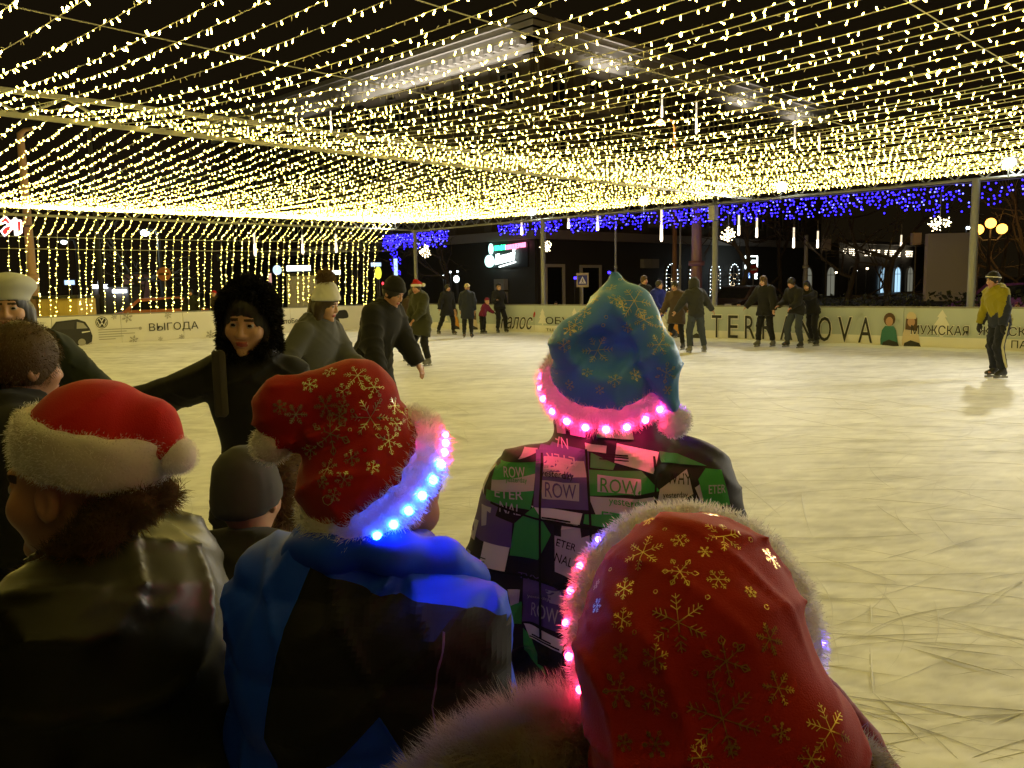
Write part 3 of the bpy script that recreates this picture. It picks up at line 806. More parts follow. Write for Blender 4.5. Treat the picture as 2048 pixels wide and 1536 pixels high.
flat_poly(ns, 'lightbox', [P_(1496, 556), P_(1504, 556), P_(1503, 546), P_(1497, 547)], Vector((0, 0, 0)), U, ZZ, M['neon_b'], .04)
MB().tube([(0, .3, -2.2), (0, .3, 1.4)], .05, 6).build('pole', M['dark'], ns)

# ------------------------------------------------------------------ the lower house beyond
K2 = Vector((1.4, 45, 0)) + U * 37.5
h2 = empty('low_house', K2, label='low dark house with arched lit windows and a white icicle garland at its eaves', cat='building')
k = MB(); fp = [Vector((0, 0)), U.xy * 34, U.xy * 34 + VV.xy * 12, VV.xy * 12]
MB().add([(p.x, p.y, 0) for p in fp] + [(p.x, p.y, 4.6) for p in fp], [(0, 1, 5, 4), (1, 2, 6, 5), (2, 3, 7, 6), (3, 0, 4, 7), (4, 5, 6, 7)]).build('wall', mat('dark_wall', (.10, .09, .075), .85), h2)
MB().box(U * 17 + ZZ * 4.7 - VV * .2, (34.6, 1.0, .25), FR['R'][1]).build('eaves', M['balc'], h2)
M['pane_b'] = mat('blue_lit_pane', (.02, .03, .06), .3, emit=(.10, .22, .75), es=.30)
M['pane_w'] = mat('dim_lit_pane', (.05, .05, .05), .3, emit=(.75, .75, .58), es=.16)
M['pane_l'] = mat('bright_lit_pane', (.05, .05, .05), .3, emit=(.45, .75, 1.0), es=.9)
for px, pn in ((1563, 'pane_b'), (1611, 'pane_w'), (1657, 'pane_w'), (1700, 'glass'), (1762, 'pane_l'), (1790, 'pane_l'), (1815, 'pane_w')):
    kk = (px - 1024) / 1671; a = (45 * kk - 1.4) / (1 - kk) / R2 - 37.5
    if a < -8: continue
    f2 = lambda a_, z_, o_: U * a_ - VV * o_ + ZZ * z_
    arch_window(a, 1.6, .2, 1.9, 2.6, M[pn], h2, None, f2)
for (px, pn) in ((1563, 'pane_b'), (1611, 'pane_w')):
    pass
gk = MB(); gg = np.random.default_rng(12)
ww = empty('icicle_garland', K2 + ZZ * 4.1 - VV * .35, label='warm white icicle lights along the low eaves behind the couple in black', cat='icicle lights', group='icicle lights')
wire = [U * (a * .8) for a in range(0, 21)]
MB().tube([p + ZZ * .02 for p in wire], .012, 4).build('wire', M['cable'], ww)
for i in range(150):
    a = gg.uniform(0, 16); x = U * a
    if math.sin(a * 1.3) < -.75: continue
    for j in range(gg.integers(1, 5)): gk.sphere(x + ZZ * (-.05 - j * .16) + U * gg.normal(0, .04), .035, 5, 3)
b_ = gk.build('bulbs', glow('warm_icicle', (1, .85, .6), 5), ww); b_['kind'] = 'stuff'

# ------------------------------------------------------------------ blue icicle lights behind the truss
M['blue'] = glow('blue_led', (.020, .010, 1.0), 11); M['blue2'] = glow('pale_blue_led', (.12, .12, 1.0), 7)
def t_of(px, s): kk = (px - 1024) / 1671; return s * (1 - kk) / (1 + kk)
def blue_section(x0, x1, s, dens, zl, label, seed):
    t0, t1 = t_of(x0, s), t_of(x1, s); gg = np.random.default_rng(seed)
    o = empty('icicle_garland', st(s, t0, 3.86), label=label, cat='icicle lights', group='blue icicle lights')
    L = t0 - t1
    MB().tube([RR * (L * i / 6) for i in range(7)], .008, 4).build('wire', M['cable'], o)
    X = []
    n = int(L / .075 * dens)
    for i in range(n):
        x = L * (i + gg.uniform(-.3, .3)) / n; ln = gg.uniform(*zl) * 1.2
        for j in range(int(ln / .095)):
            if gg.random() < .22: continue
            X.append(tuple(RR * (x + gg.normal(0, .02)) + ZZ * (-.06 - j * .095 + gg.normal(0, .02)) + U * gg.normal(0, .05)))
    k = MB()
    for p in X: k.sphere(p, .019, 5, 3, 1 if gg.random() < .2 else 0)
    b_ = k.build('bulbs', [M['blue'], M['blue2']], o); b_['kind'] = 'stuff'
S2 = ST + 1.0
blue_section(776, 905, S2, 1.25, (.35, .62), 'blue icicle lights left of the cafe sign', 1)
blue_section(1003, 1062, S2, 1.3, (.25, .42), 'blue icicle lights just above the cafe sign', 2)
blue_section(1072, 1128, S2, 1.3, (.25, .42), 'blue icicle lights between the two short tube lights', 3)
blue_section(1142, 1316, S2, 1.2, (.25, .48), 'blue icicle lights above the blue hat', 4)
blue_section(1326, 1560, S2, 1.2, (.30, .55), 'blue icicle lights above the hooded skaters', 5)
blue_section(1566, 1830, S2, 1.15, (.30, .55), 'blue icicle lights left of the hanging star by the pale panel', 6)
blue_section(1836, 1935, S2, .8, (.35, .65), 'sparse blue icicle lights over the right hand steel post', 7)
blue_section(1945, 2120, S2, .6, (.25, .6), 'sparse blue zigzag of icicle lights at the right edge', 8)
bp_ = empty('icicle_garland', at(783, 470, 36), label='blue lights hanging down a pole at the corner of the rink', cat='icicle lights', group='blue icicle lights')
k = MB()
for i in range(60): k.sphere((gg.uniform(-.2, .22) + i * .003, gg.normal(0, .05), -i * .028), .02, 5, 3)
b_ = k.build('bulbs', M['blue'], bp_); b_['kind'] = 'stuff'
MB().tube([(0, 0.1, .4), (0, .1, -3.0)], .04, 6).build('pole', M['dark'], bp_)

# ------------------------------------------------------------------ hanging star bursts and tube lights
M['star'] = glow('warm_star_led', (1.0, .80, .45), 12)
def star(px, py, Y, R, label, seed, half=False):
    gg = np.random.default_rng(seed); p = at(px, py, Y)
    o = empty('star_burst_light', p, label=label, cat='star light', group='hanging star burst lights')
    r = MB(); b = MB()
    for i in range(46):
        d = Vector(gg.normal(0, 1, 3)).normalized()
        if half: d.z = -abs(d.z) * .6 if d.z < .3 else d.z * .3; d.normalize()
        l = R * gg.uniform(.6, 1)
        r.tube([d * .02, d * l], .003, 3); b.sphere(d * l, .016, 5, 3)
        if i % 2: b.sphere(d * l * .55, .012, 5, 3)
    b.sphere((0, 0, 0), .035, 6, 4)
    r.build('rods', M['cable'], o)['kind'] = 'stuff'; b.build('bulbs', M['star'], o)['kind'] = 'stuff'
    MB().tube([(0, 0, .05), (0, 0, max(.3, 3.86 - p.z))], .006, 4).build('hanging_wire', M['cable'], o)
star(850, 502, 34, .26, 'warm star burst light between the corner posts and the cafe sign', 1)
star(1091, 493, 30, .24, 'warm star burst light just right of the cafe sign', 2)
star(1457, 470, 25.5, .24, 'warm star burst light right of the loudspeaker post', 3)
star(1880, 446, 22, .28, 'drooping star burst light beside the right hand steel post', 4, True)
M['tube'] = glow('tube_light', (1.0, .80, .55), 5)
M['tubed'] = glow('tube_light_dim', (1.0, .80, .55), 1.1)
def tube_light(px, y0, y1, Y, label, hot=True):
    a, b = at(px, y0, Y), at(px, y1, Y); o = empty('tube_light', a, label=label, cat='tube light', group='hanging tube lights')
    d = Vector((0, 0, b.z - a.z)); r = .05
    MB().tube([d * 0, d * .5], r * .8, 8).build('upper_tube', M['tubed'], o, True)
    MB().tube([d * .5, d * .95, d], [r * .8, r, r * .5], 8).build('lit_end', M['tube'] if hot else M['tubed'], o, True)
    MB().tube([(0, 0, 0), (0, 0, .5)], .012, 4).build('cord', M['cable'], o)
for (px, y0, y1, Y, nm) in ((1043, 440, 470, 33, 'short tube light hanging right of the cafe corner post top'), (1137, 434, 457, 32, 'short tube light hanging above the crosswalk sign'), (1195, 430, 461, 31, 'tube light hanging between the crosswalk sign and the blue hat tip'),
        (1323, 418, 483, 30, 'long tube light hanging above the man in the blue jacket'), (1478, 430, 471, 33, 'tube light next to the star burst right of the loudspeaker'), (1514, 436, 475, 34, 'golden tube light above the neon sign'),
        (1588, 455, 496, 36, 'tube light hanging left of the icicle eaves'), (1636, 462, 496, 38, 'tube light hanging over the icicle eaves'), (1803, 470, 500, 40, 'faint tube light among the dark trees'),
        (661, 222, 270, 44, 'tube light high up left of the cornice'), (593, 236, 258, 48, 'short tube light high up at the far left of the cornice'),
        (1324, 188, 236, 40, 'tube light high up over the orange street lamp'), (1393, 204, 268, 42, 'tube light high up right of the orange street lamp'), (1590, 250, 298, 44, 'tube light high up below the end of the cornice'), (1639, 266, 302, 46, 'tube light high up at the far end of the cornice'),
        (508, 466, 512, 36, 'tube light behind the curtain above the woman in the fur hood'), (604, 470, 508, 38, 'tube light behind the curtain above the lit blue sign'), (671, 468, 505, 40, 'tube light behind the curtain above the white knitted hat')):
    tube_light(px, y0, y1, Y, nm)

# ------------------------------------------------------------------ street lamps, poles, road signs
M['globe'] = glow('sodium_globe', (1.0, .40, .05), 5.5)
M['bronze'] = mat('bronze_paint', (.16, .09, .05), .5)
def globe_lamp(px, py, Y, label):
    p = at(px, py, Y); o = empty('street_lamp', (p.x, p.y, 0), label=label, cat='street lamp', group='street lamps')
    MB().tube([(0, 0, 0), (0, 0, .6), (0, 0, p.z - .35)], [.11, .07, .05], 8).build('pole', M['dark'], o, True)
    for dx, dz in ((-.38, -.06), (.02, .14), (.40, -.05)):
        MB().tube([(0, 0, p.z - .4), (dx * .6, 0, p.z - .42), (dx, 0, p.z + dz - .2)], .025, 6).build('arm', M['dark'], o)
        MB().sphere((dx, 0, p.z + dz), .165, 14, 10).build('globe', M['globe'], o, True)
    l = bpy.data.lights.new('sodium', 'POINT'); l.energy = 60; l.color = (1, .5, .12); l.shadow_soft_size = .22
    lo = bpy.data.objects.new('lamp', l); COL.objects.link(lo); lo.parent = o; lo.location = (0, -.75, p.z + .1)
globe_lamp(1980, 455, 28, 'street lamp with three glowing orange globes behind the pale panel')
globe_lamp(2110, 470, 34, 'street lamp with orange globes just past the right edge')
def arm_lamp(px, py, Y, label, col, strength, pole=M['bronze'], r=.12, lens=.16, energy=0):
    p = at(px, py, Y); o = empty('street_lamp', (p.x, p.y, 0), label=label, cat='street lamp', group='street lamps')
    MB().tube([(.6, 0, 0), (.6, 0, p.z - .1), (.5, 0, p.z + .2), (.1, 0, p.z + .28)], [r, r * .7, r * .5, r * .4], 8).build('pole', pole, o, True)
    MB().box((.0, 0, p.z + .2), (.5, .2, .12)).build('head', M['dark'], o)
    MB().sphere((0, 0, p.z + .1), (lens, lens, lens * .8), 12, 8).build('lens', glow('lamp_lens', col, strength), o, True)
    if energy:
        l = bpy.data.lights.new('lamp', 'POINT'); l.energy = energy; l.color = col; l.shadow_soft_size = .2
        lo = bpy.data.objects.new('lamp', l); COL.objects.link(lo); lo.parent = o; lo.location = (0, 0, p.z - .25)
arm_lamp(1320, 250, 34, 'orange street lamp glowing through the light strings', (1, .45, .10), 18, r=.1, energy=120)
arm_lamp(290, 470, 38, 'white street lamp among bare branches behind the light curtain', (.75, .95, 1.0), 14, M['dark'], .1, .18, 90)
arm_lamp(128, 488, 42, 'small white street lamp behind the curtain at the left', (.8, .95, 1.0), 9, M['dark'], .1, .14)
arm_lamp(140, 222, 30, 'orange street lamp glowing behind the middle truss', (1, .5, .12), 14, M['dark'], .1, .14)
def plain_pole(px, y0, Y, r, label, m, hook=False, z0=0):
    p = at(px, y0, Y); o = empty('pole', (p.x, p.y, 0), label=label, cat='pole')
    pts = [(0, 0, 0), (0, 0, 1.2), (0, 0, p.z - .3), (0, 0, p.z)]; rs = [r * 1.3, r * 1.1, r * .85, r * .8]
    if hook: pts += [(.15, 0, p.z + .12), (.5, 0, p.z + .18)]; rs += [r * .5, r * .35]
    MB().tube(pts, rs, 10).build('shaft', m, o, True)
    MB().tube([(0, 0, 2.15), (0, 0, 2.3)], r * 1.5, 10).build('collar', m, o, True)
    MB().box((0, 0, .04), (r * 4, r * 4, .08)).build('base', m, o)
M['pinkpole'] = mat('painted_pole', (.36, .22, .15), .6)
plain_pole(40, 268, 27.5, .13, 'tall brown pole with a hooked top at the left edge', M['pinkpole'], True)
plain_pole(1394, 405, 27, .17, 'thick brown pole just left of the loudspeaker post', mat('wine_pole', (.14, .06, .06), .45))
plain_pole(1231, 425, 31, .04, 'thin grey pole above the tip of the blue hat', M['steel'])
plain_pole(1361, 430, 33, .04, 'thin grey pole between the blue hat and the brown pole', M['steel'])
plain_pole(1613, 470, 40, .10, 'grey pole in front of the icicle eaves', M['ac'])
M['sign_r'] = mat('red_sign', (.50, .015, .02), .5); M['sign_b'] = mat('blue_sign', (.02, .03, .22), .5); M['sign_y'] = mat('board_beige', (.45, .36, .22), .6); M['sign_o'] = mat('orange_lit_plate', (.55, .20, .07), .6)  # orange plate: the orange light on the no entry sign is painted in
X1 = Vector((1, 0, 0))
def road_sign(px, py, Y, kind, label, R):
    p = at(px, py, Y); o = empty('road_sign', (p.x, p.y, 0), label=label, cat='road sign')
    MB().tube([(0, .04, 0), (0, .04, p.z + R * .6)], .03, 6).build('pole', M['ac'], o)
    c = Vector((0, 0, p.z))
    if kind == 'no_entry':
        disc(o, 'plate', c, X1, ZZ, R, M['sign_r'] if 'red' in label else M['sign_o'])
        flat_poly(o, 'bar', [(-R * .72, -R * .18), (R * .72, -R * .18), (R * .72, R * .18), (-R * .72, R * .18)], c - Vector((0, .004, 0)), X1, ZZ, M['print_w'] if 'red' in label else M['hair_p'])
    else:
        flat_poly(o, 'board', [(-R * 1.3, -R * 1.5), (R * 1.3, -R * 1.5), (R * 1.3, R * 1.5), (-R * 1.3, R * 1.5)], c, X1, ZZ, M['sign_y'])
        flat_poly(o, 'plate', [(-R, -R), (R, -R), (R, R), (-R, R)], c - Vector((0, .004, 0)), X1, ZZ, M['sign_b'])
        flat_poly(o, 'triangle', [(-R * .8, -R * .75), (R * .8, -R * .75), (0, R * .8)], c - Vector((0, .008, 0)), X1, ZZ, M['print_w'])
        d = c - Vector((0, .012, 0))
        stroke(o, 'walking_figure', [(-.22 * R, -.62 * R), (0, -.2 * R), (0, .1 * R)], .05 * R, d, X1, ZZ, M['print_k'])
        stroke(o, 'walking_figure', [(.25 * R, -.62 * R), (0, -.2 * R)], .05 * R, d, X1, ZZ, M['print_k'])
        stroke(o, 'walking_figure', [(-.2 * R, -.15 * R), (0, .08 * R), (.2 * R, -.12 * R)], .045 * R, d, X1, ZZ, M['print_k'])
        disc(o, 'walking_figure', d + ZZ * .22 * R, X1, ZZ, .1 * R, M['print_k'], 10)
road_sign(1507, 539, 46, 'no_entry', 'round red no entry sign in front of the neon sign', .25)
road_sign(328, 548, 33, 'no_entry', 'round orange lit no entry sign behind the light curtain', .27)
road_sign(1165, 560, 30.5, 'cross', 'blue crosswalk sign on a beige board left of the blue hat', .17)

# lit frame decoration on the left pole: red shapes edged in white light
M['deco_r'] = mat('red_tinsel', (.45, .02, .02), .5, emit=(.9, .04, .03), es=.55); M['deco_w'] = glow('white_rope_light', (1, .9, .9), 3.0); M['deco_b'] = mat('grey_tinsel', (.3, .32, .4), .5, emit=(.5, .5, .6), es=.3)
dc = empty('light_decoration', at(22, 452, 26.9), label='red and white lit decoration on the pole at the left edge', cat='decoration')
q = 26.9 / 1671
shapes = [('deco_r', [(-19, 10), (-6, 18), (3, 6), (-4, 2), (-8, 8), (-14, 4)]), ('deco_r', [(-18, -10), (-12, -20), (2, -8), (2, 2), (-10, -2)]), ('deco_r', [(14, -18), (22, -14), (23, 10), (14, 10)]), ('deco_b', [(3, -6), (9, -6), (9, 10), (3, 10)]), ('deco_b', [(9, -18), (14, -18), (14, 14), (9, 14)])]
for mm, poly in shapes:
    poly = [(x * q, y * q) for x, y in poly]; flat_poly(dc, 'panel', poly, Vector((0, 0, 0)), X1, ZZ, M[mm], .05)
    k = MB(); pp = poly + [poly[0]]
    for a, b in zip(pp[:-1], pp[1:]): k.tube([(a[0], -.07, a[1]), (b[0], -.07, b[1])], .02, 5)
    k.build('rope_light', M['deco_w'], dc)
MB().box((.3, .12, 0), (.5, .05, .05)).build('bracket', M['dark'], dc)

# pale standing panel on legs
pp = at(1898, 602, 26.5); o = empty('display_panel', (pp.x, pp.y, 0), label='large pale standing panel behind the right hand steel post', cat='panel')
M['panelm'] = mat('pinkish_panel', (.30, .26, .25), .8)
A = Matrix.Rotation(math.radians(-8), 3, 'Z')
MB().box((0, 0, 1.95), (1.48, .28, 2.1), A).build('board', M['panelm'], o)
for sx in (-.6, .6): MB().box(A @ Vector((sx, 0, .45)), (.08, .2, .9), A).build('leg', M['dark'], o)
for (px, py, Y, sx, sz, nm) in ((1653, 490, 40, .36, .55, 'small grey box on a post right of the icicle eaves'), (1832, 478, 30, .3, .42, 'small pale box on a post left of the standing panel')):
    p = at(px, py, Y); o = empty('cabinet', (p.x, p.y, 0), label=nm, cat='cabinet')
    MB().box((0, 0, p.z), (sx, .2, sz)).build('box', M['panelm'], o); MB().tube([(0, 0, 0), (0, 0, p.z - sz / 2)], .03, 6).build('post', M['dark'], o)

# kiosks and lit signs behind the light curtain
def kiosk(px0, px1, ytop, Y, label, m, sign=None, signm=None):
    a, b = at(px0, ytop, Y), at(px1, ytop, Y); w_ = b.x - a.x
    o = empty('kiosk', ((a.x + b.x) / 2, Y, 0), label=label, cat='kiosk')
    MB().box((0, .6, a.z / 2), (w_, 1.2, a.z)).build('body', m, o)
    MB().box((0, .6, a.z + .05), (w_ + .2, 1.5, .1)).build('roof', M['dark'], o)
    if sign:
        for (x0, y0, x1, y1) in sign:
            p, r_ = at(x0, y1, Y - .1), at(x1, y0, Y - .1)
            MB().box(((p.x + r_.x) / 2 - o.location.x, -.1, (p.z + r_.z) / 2), (r_.x - p.x, .12, r_.z - p.z)).build('lit_sign', signm, o)
    return o
M['kw'] = mat('kiosk_white', (.42, .40, .40), .6); M['kd'] = mat('kiosk_dark', (.10, .09, .09), .6); M['ky'] = mat('yellow_lit_cabinet', (.62, .46, .14), .6)  # white cabinet: the yellow light on it is painted into its colour
M['box_w'] = glow('white_lightbox', (.85, .93, 1.0), 4.5); M['box_b'] = glow('pale_blue_lightbox', (.5, .7, 1.0), 1.2)
kiosk(76, 154, 598, 27.2, 'white cabinet painted as lit yellow standing behind the boards at the left', M['ky'])
kiosk(572, 642, 552, 36, 'white kiosk with a glowing blue white sign behind the grey coat', M['kw'], [(574, 531, 620, 542), (655, 541, 680, 549)], M['box_w'])
kiosk(182, 256, 575, 36, 'grey kiosk with a small bright cross shaped sign behind the curtain', M['kd'], [(187, 569, 214, 577), (197, 562, 204, 568), (226, 579, 252, 586)], M['box_w'])
kiosk(245, 275, 549, 40, 'narrow reddish kiosk behind the light curtain', mat('kiosk_red', (.28, .14, .12), .7))
def lit_sign(px, py, Y, w_, h_, m, label, round_=False):
    p = at(px, py, Y); o = empty('lit_sign', (p.x, p.y, p.z), label=label, cat='sign')
    if round_: flat_poly(o, 'lightbox', [(w_ / 2 * math.cos(2 * math.pi * i / 20), h_ / 2 * math.sin(2 * math.pi * i / 20)) for i in range(20)], Vector((0, 0, 0)), X1, ZZ, m, .1)
    else: MB().box((0, 0, 0), (w_, .12, h_)).build('lightbox', m, o)
    MB().tube([(0, .1, -p.z), (0, .1, 0)], .03, 6).build('pole', M['dark'], o)
lit_sign(555, 540, 37, .36, .42, M['box_b'], 'small round pale blue sign left of the glowing kiosk sign', True)
lit_sign(139, 565, 38, .4, .2, M['box_b'], 'small pale blue box sign behind the curtain at the left')
lit_sign(757, 546, 34, .24, .5, glow('yellow_lamp', (.75, .80, .05), 1.6), 'yellow green oval lamp above the black knitted hat', True)
lit_sign(752, 529, 36, .42, .16, M['box_b'], 'pale green lit sign over the yellow oval lamp')
lit_sign(790, 534, 38, .22, .75, M['box_b'], 'upright pale lit sign at the blue pole')
lit_sign(766, 567, 35, .06, .12, glow('red_lamp', (1, .03, .05), 5), 'tiny red light beside the yellow oval lamp', True)
lit_sign(913, 558, 44, .3, .36, glow('white_lamp', (.8, 1, .98), 4), 'round white lamp left of the cafe wall', True)
lit_sign(541, 580, 38, .12, 1.5, mat('lit_poster', (.3, .2, .2), .5, emit=(1, .55, .45), es=.5), 'upright pinkish lit poster behind the fur hood')
for i, (px, py) in enumerate(((890, 545), (901, 544), (915, 543), (886, 552))):
    lit_sign(px, py, 45, .09, .09, M['led_w'], ('first', 'second', 'third', 'lowest')[i] + ' of four tiny white lights left of the cafe sign', True)
for i, (px, py, Y, c) in enumerate(((1712, 541, 60, 'led_w'), (1734, 537, 60, 'led_warm'), (1672, 545, 62, 'led_warm'), (1935, 456, 40, 'led_w'), (1150, 556, 40, 'blue'), (1218, 545, 42, 'blue'))):
    lit_sign(px, py, Y, .13, .13, M[c], ('tiny white light among the trees', 'tiny warm light among the trees', 'tiny warm light right of the arched windows', 'tiny white light left of the orange globes', 'tiny blue light beside the crosswalk sign', 'tiny blue light left of the blue hat tip')[i], True)
M['glit'] = glow('window_light', (.7, .85, 1.0), 1.6)
# ------------------------------------------------------------------ parked cars
def parked_car(px, py, Y, rz, col, label):
    p = at(px, py, Y); o = empty('parked_car', (p.x, p.y, 0), math.radians(rz), label=label, cat='car', group='parked cars')
    paint = mat('car_paint', col, .3, .2)
    prof = [(-2.1, .35), (-2.15, .75), (-1.3, .92), (-.75, 1.40), (.75, 1.44), (1.45, .98), (2.1, .88), (2.15, .35)]
    v = []; 
    for sy, ins in ((-.85, 0), (.85, 0)):
        for x, z in prof: v.append((x, sy * (1 - .16 * max(0, (z - .95) / .5)), z))
    n = len(prof); k = MB().add(v, [tuple(reversed(range(n))), tuple(range(n, 2 * n))] + [(i, (i + 1) % n, n + (i + 1) % n, n + i) for i in range(n)])
    k.build('body', paint, o)
    for sy in (-1, 1):
        MB().add([(-1.05, sy * .86, .98), (1.2, sy * .86, 1.0), (.68, sy * .735, 1.38), (-.66, sy * .735, 1.35)], [(0, 1, 2, 3)]).build('window', M['glass'], o)
    MB().add([(-1.27, -.72, .95), (-1.27, .72, .95), (-.80, .66, 1.36), (-.80, -.66, 1.36)], [(0, 1, 2, 3)]).build('windscreen', M['glass'], o)
    for x in (-1.35, 1.35):
        for sy in (-1, 1): MB().tube([(x, sy * .62, .33), (x, sy * .88, .33)], .33, 14).build('wheel', M['black'], o)
    for sy in (-1, 1): MB().box((-2.14, sy * .6, .7), (.06, .3, .14)).build('headlight', M['wframe'], o)
parked_car(322, 610, 32.5, 20, (.42, .13, .06), 'orange red parked car behind the boards and the light curtain')
parked_car(2046, 610, 26, -70, (.16, .04, .22), 'purple parked car at the right edge behind the boards')
parked_car(1495, 605, 34, 40, (.03, .02, .025), 'dark parked car behind the boards left of the hooded skater')
# ------------------------------------------------------------------ bare winter trees and the hedge
M['bark'] = mat('dark_bark', (.055, .045, .035), .9)
def tree(p, h, seed, label, r0=.12):
    gg = np.random.default_rng(seed); o = empty('bare_tree', p, label=label, cat='tree', group='bare trees round the rink')
    k = MB(); tips = []
    def grow(k_, a, d, L, r, lv):
        pts = [a]; q = a.copy(); dd = d.copy()
        for i in range(3):
            dd = (dd + Vector(gg.normal(0, .13, 3)) + Vector((0, 0, .05))).normalized(); q = q + dd * L / 3; pts.append(q.copy())
        k_.tube(pts, [r, r * .88, r * .76, r * .62], 5 if lv < 2 else 3, cap=False)
        if lv >= 5: return
        for j in range(3 if lv < 3 else 2):
            nd = (dd + Vector(gg.normal(0, .55, 3))).normalized(); s0 = pts[3] if j == 0 else pts[int(gg.integers(1, 4))]
            grow(tw, s0, nd, L * gg.uniform(.6, .82), r * .58, lv + 1)
    tw = MB(); grow(k, Vector((0, 0, 0)), Vector((0, 0, 1)), h * .34, r0, 0)
    k.build('trunk', M['bark'], o, True); tw.build('crown', M['bark'], o)
for i, (px, Y, h, r0, nm) in enumerate(((292, 37.5, 6.5, .12, 'bare tree lit by the white lamp behind the curtain'), (905, 41, 6, .13, 'bare tree left of the cafe sign'), (1475, 38, 7, .16, 'bare tree behind the star burst right of the loudspeaker'), (1560, 44, 8, .16, 'bare tree in front of the icicle eaves'),
        (1690, 37, 7.5, .15, 'bare tree right of the icicle eaves'), (1775, 33, 7, .15, 'bare tree left of the pale standing panel'), (2005, 33, 6.5, .13, 'bare tree under the orange globes'), (2090, 29, 6, .13, 'bare tree at the right edge'), (700, 46, 8, .15, 'bare tree behind the end of the light curtain'))):
    p = at(px, 600, Y); tree((p.x, p.y, 0), h, 40 + i, nm, r0)
M['hedgem'] = mat('dark_hedge', (.02, .024, .014), .9)
def hedge(t0, t1, s, label, seed):
    gg = np.random.default_rng(seed); L = abs(t0 - t1); o = empty('hedge', st(s, t0, 0), label=label, cat='hedge')
    N = int(L * 700); P_ = np.stack([gg.uniform(0, L, N), gg.normal(0, .28, N), np.abs(gg.normal(.55, .28, N)) * (1 + .2 * np.sin(gg.uniform(0, 6, N)))], 1)
    base = np.array([[*(RR * a[0] + U * a[1]).xy, min(a[2], 1.2)] for a in P_]); d1 = gg.normal(0, .05, (N, 3)); d2 = gg.normal(0, .05, (N, 3))
    v = np.stack([base, base + d1, base + d1 + d2, base + d2], 1).reshape(-1, 3); F = np.arange(4 * N).reshape(-1, 4)
    b_ = link('leaves', np_mesh('leaves', v, F, M['hedgem'], None, False), o); b_['kind'] = 'stuff'
    MB().tube([RR * (L * i / 8) + ZZ * (.3 + .05 * (i % 2)) for i in range(9)], .2, 6).build('branches', M['bark'], o)
hedge(12.2, 5.2, 23.6, 'dark clipped hedge behind the boards between the posts', 5)
hedge(4.6, -1, 23.6, 'dark clipped hedge behind the boards at the right edge', 6)
# ------------------------------------------------------------------ people
def rotx(a): c, s = math.cos(a), math.sin(a); return np.array([[1, 0, 0], [0, c, -s], [0, s, c]], np.float32)
def roty(a): c, s = math.cos(a), math.sin(a); return np.array([[c, 0, s], [0, 1, 0], [-s, 0, c]], np.float32)
def rotz(a): c, s = math.cos(a), math.sin(a); return np.array([[c, -s, 0], [s, c, 0], [0, 0, 1]], np.float32)
def unit(v): v = np.array(v, np.float32); return v / np.linalg.norm(v)
_mc = {}
def cloth(col, rough=.9, sheen=.06, spec=.3, name='cloth', bump=.0, bscale=140.):
    key = (tuple(col), rough, sheen, spec, name, bump)
    if key not in _mc: _mc[key] = mat(name, col, rough, spec=spec, sheen=sheen, bump=bump, bscale=bscale)
    return _mc[key]
SKIN = mat('skin', (.52, .30, .21), .5, spec=.4)
SKIN_D = mat('skin_ruddy', (.46, .24, .17), .5, spec=.4)
LIP = mat('lips', (.36, .07, .07), .45)
EYE = mat('eye_dark', (.02, .014, .012), .25)
EYEW = mat('eye_white', (.33, .29, .27), .3)
BROW = mat('brow', (.05, .03, .02), .8)
ARM0 = ((.16, .02, -1), (.10, .22, -1)); LEG0 = ((.07, .03, -1), (.02, -.05, -1))

PI_ = math.pi
def creases(P, seed, h=1.0):
    """cloth: crossing drag lines and short wrinkles, sharp on top, soft between"""
    x, y, z = P[:, 0] / h, P[:, 1] / h, P[:, 2] / h
    w1 = 1.6 * np.sin(x * 7 + seed) + 1.4 * np.sin(y * 8 + z * 5 + seed * 2.1)
    rd = lambda v, e: (1 - np.abs(np.sin(v))) ** e
    g = lambda v: .5 + .5 * np.sin(v)
    a = rd(z * 15 + x * 7 + w1 + seed, 3) * g(x * 11 + y * 9 + z * 5 + seed)
    b = rd(z * 11 - x * 14 - y * 6 + 1.6 * np.sin(z * 13 + seed) + seed * 1.7, 3) * g(z * 9 - y * 7 + seed * 3)
    c = rd(x * 19 + y * 15 + 1.2 * np.sin(z * 11) + seed * .6, 4) * g(z * 12 + seed)
    e = rd(z * 31 + 9 * x - 13 * y + 1.9 * np.sin(x * 17 + z * 9 + seed), 4) * g(x * 14 - z * 13 + seed * 2) * g(y * 10 + z * 6)
    return 3.0 * (a + b + .7 * c) + 1.6 * e + .5 * np.sin(x * 6 + seed) * np.sin(z * 7 + y * 5)
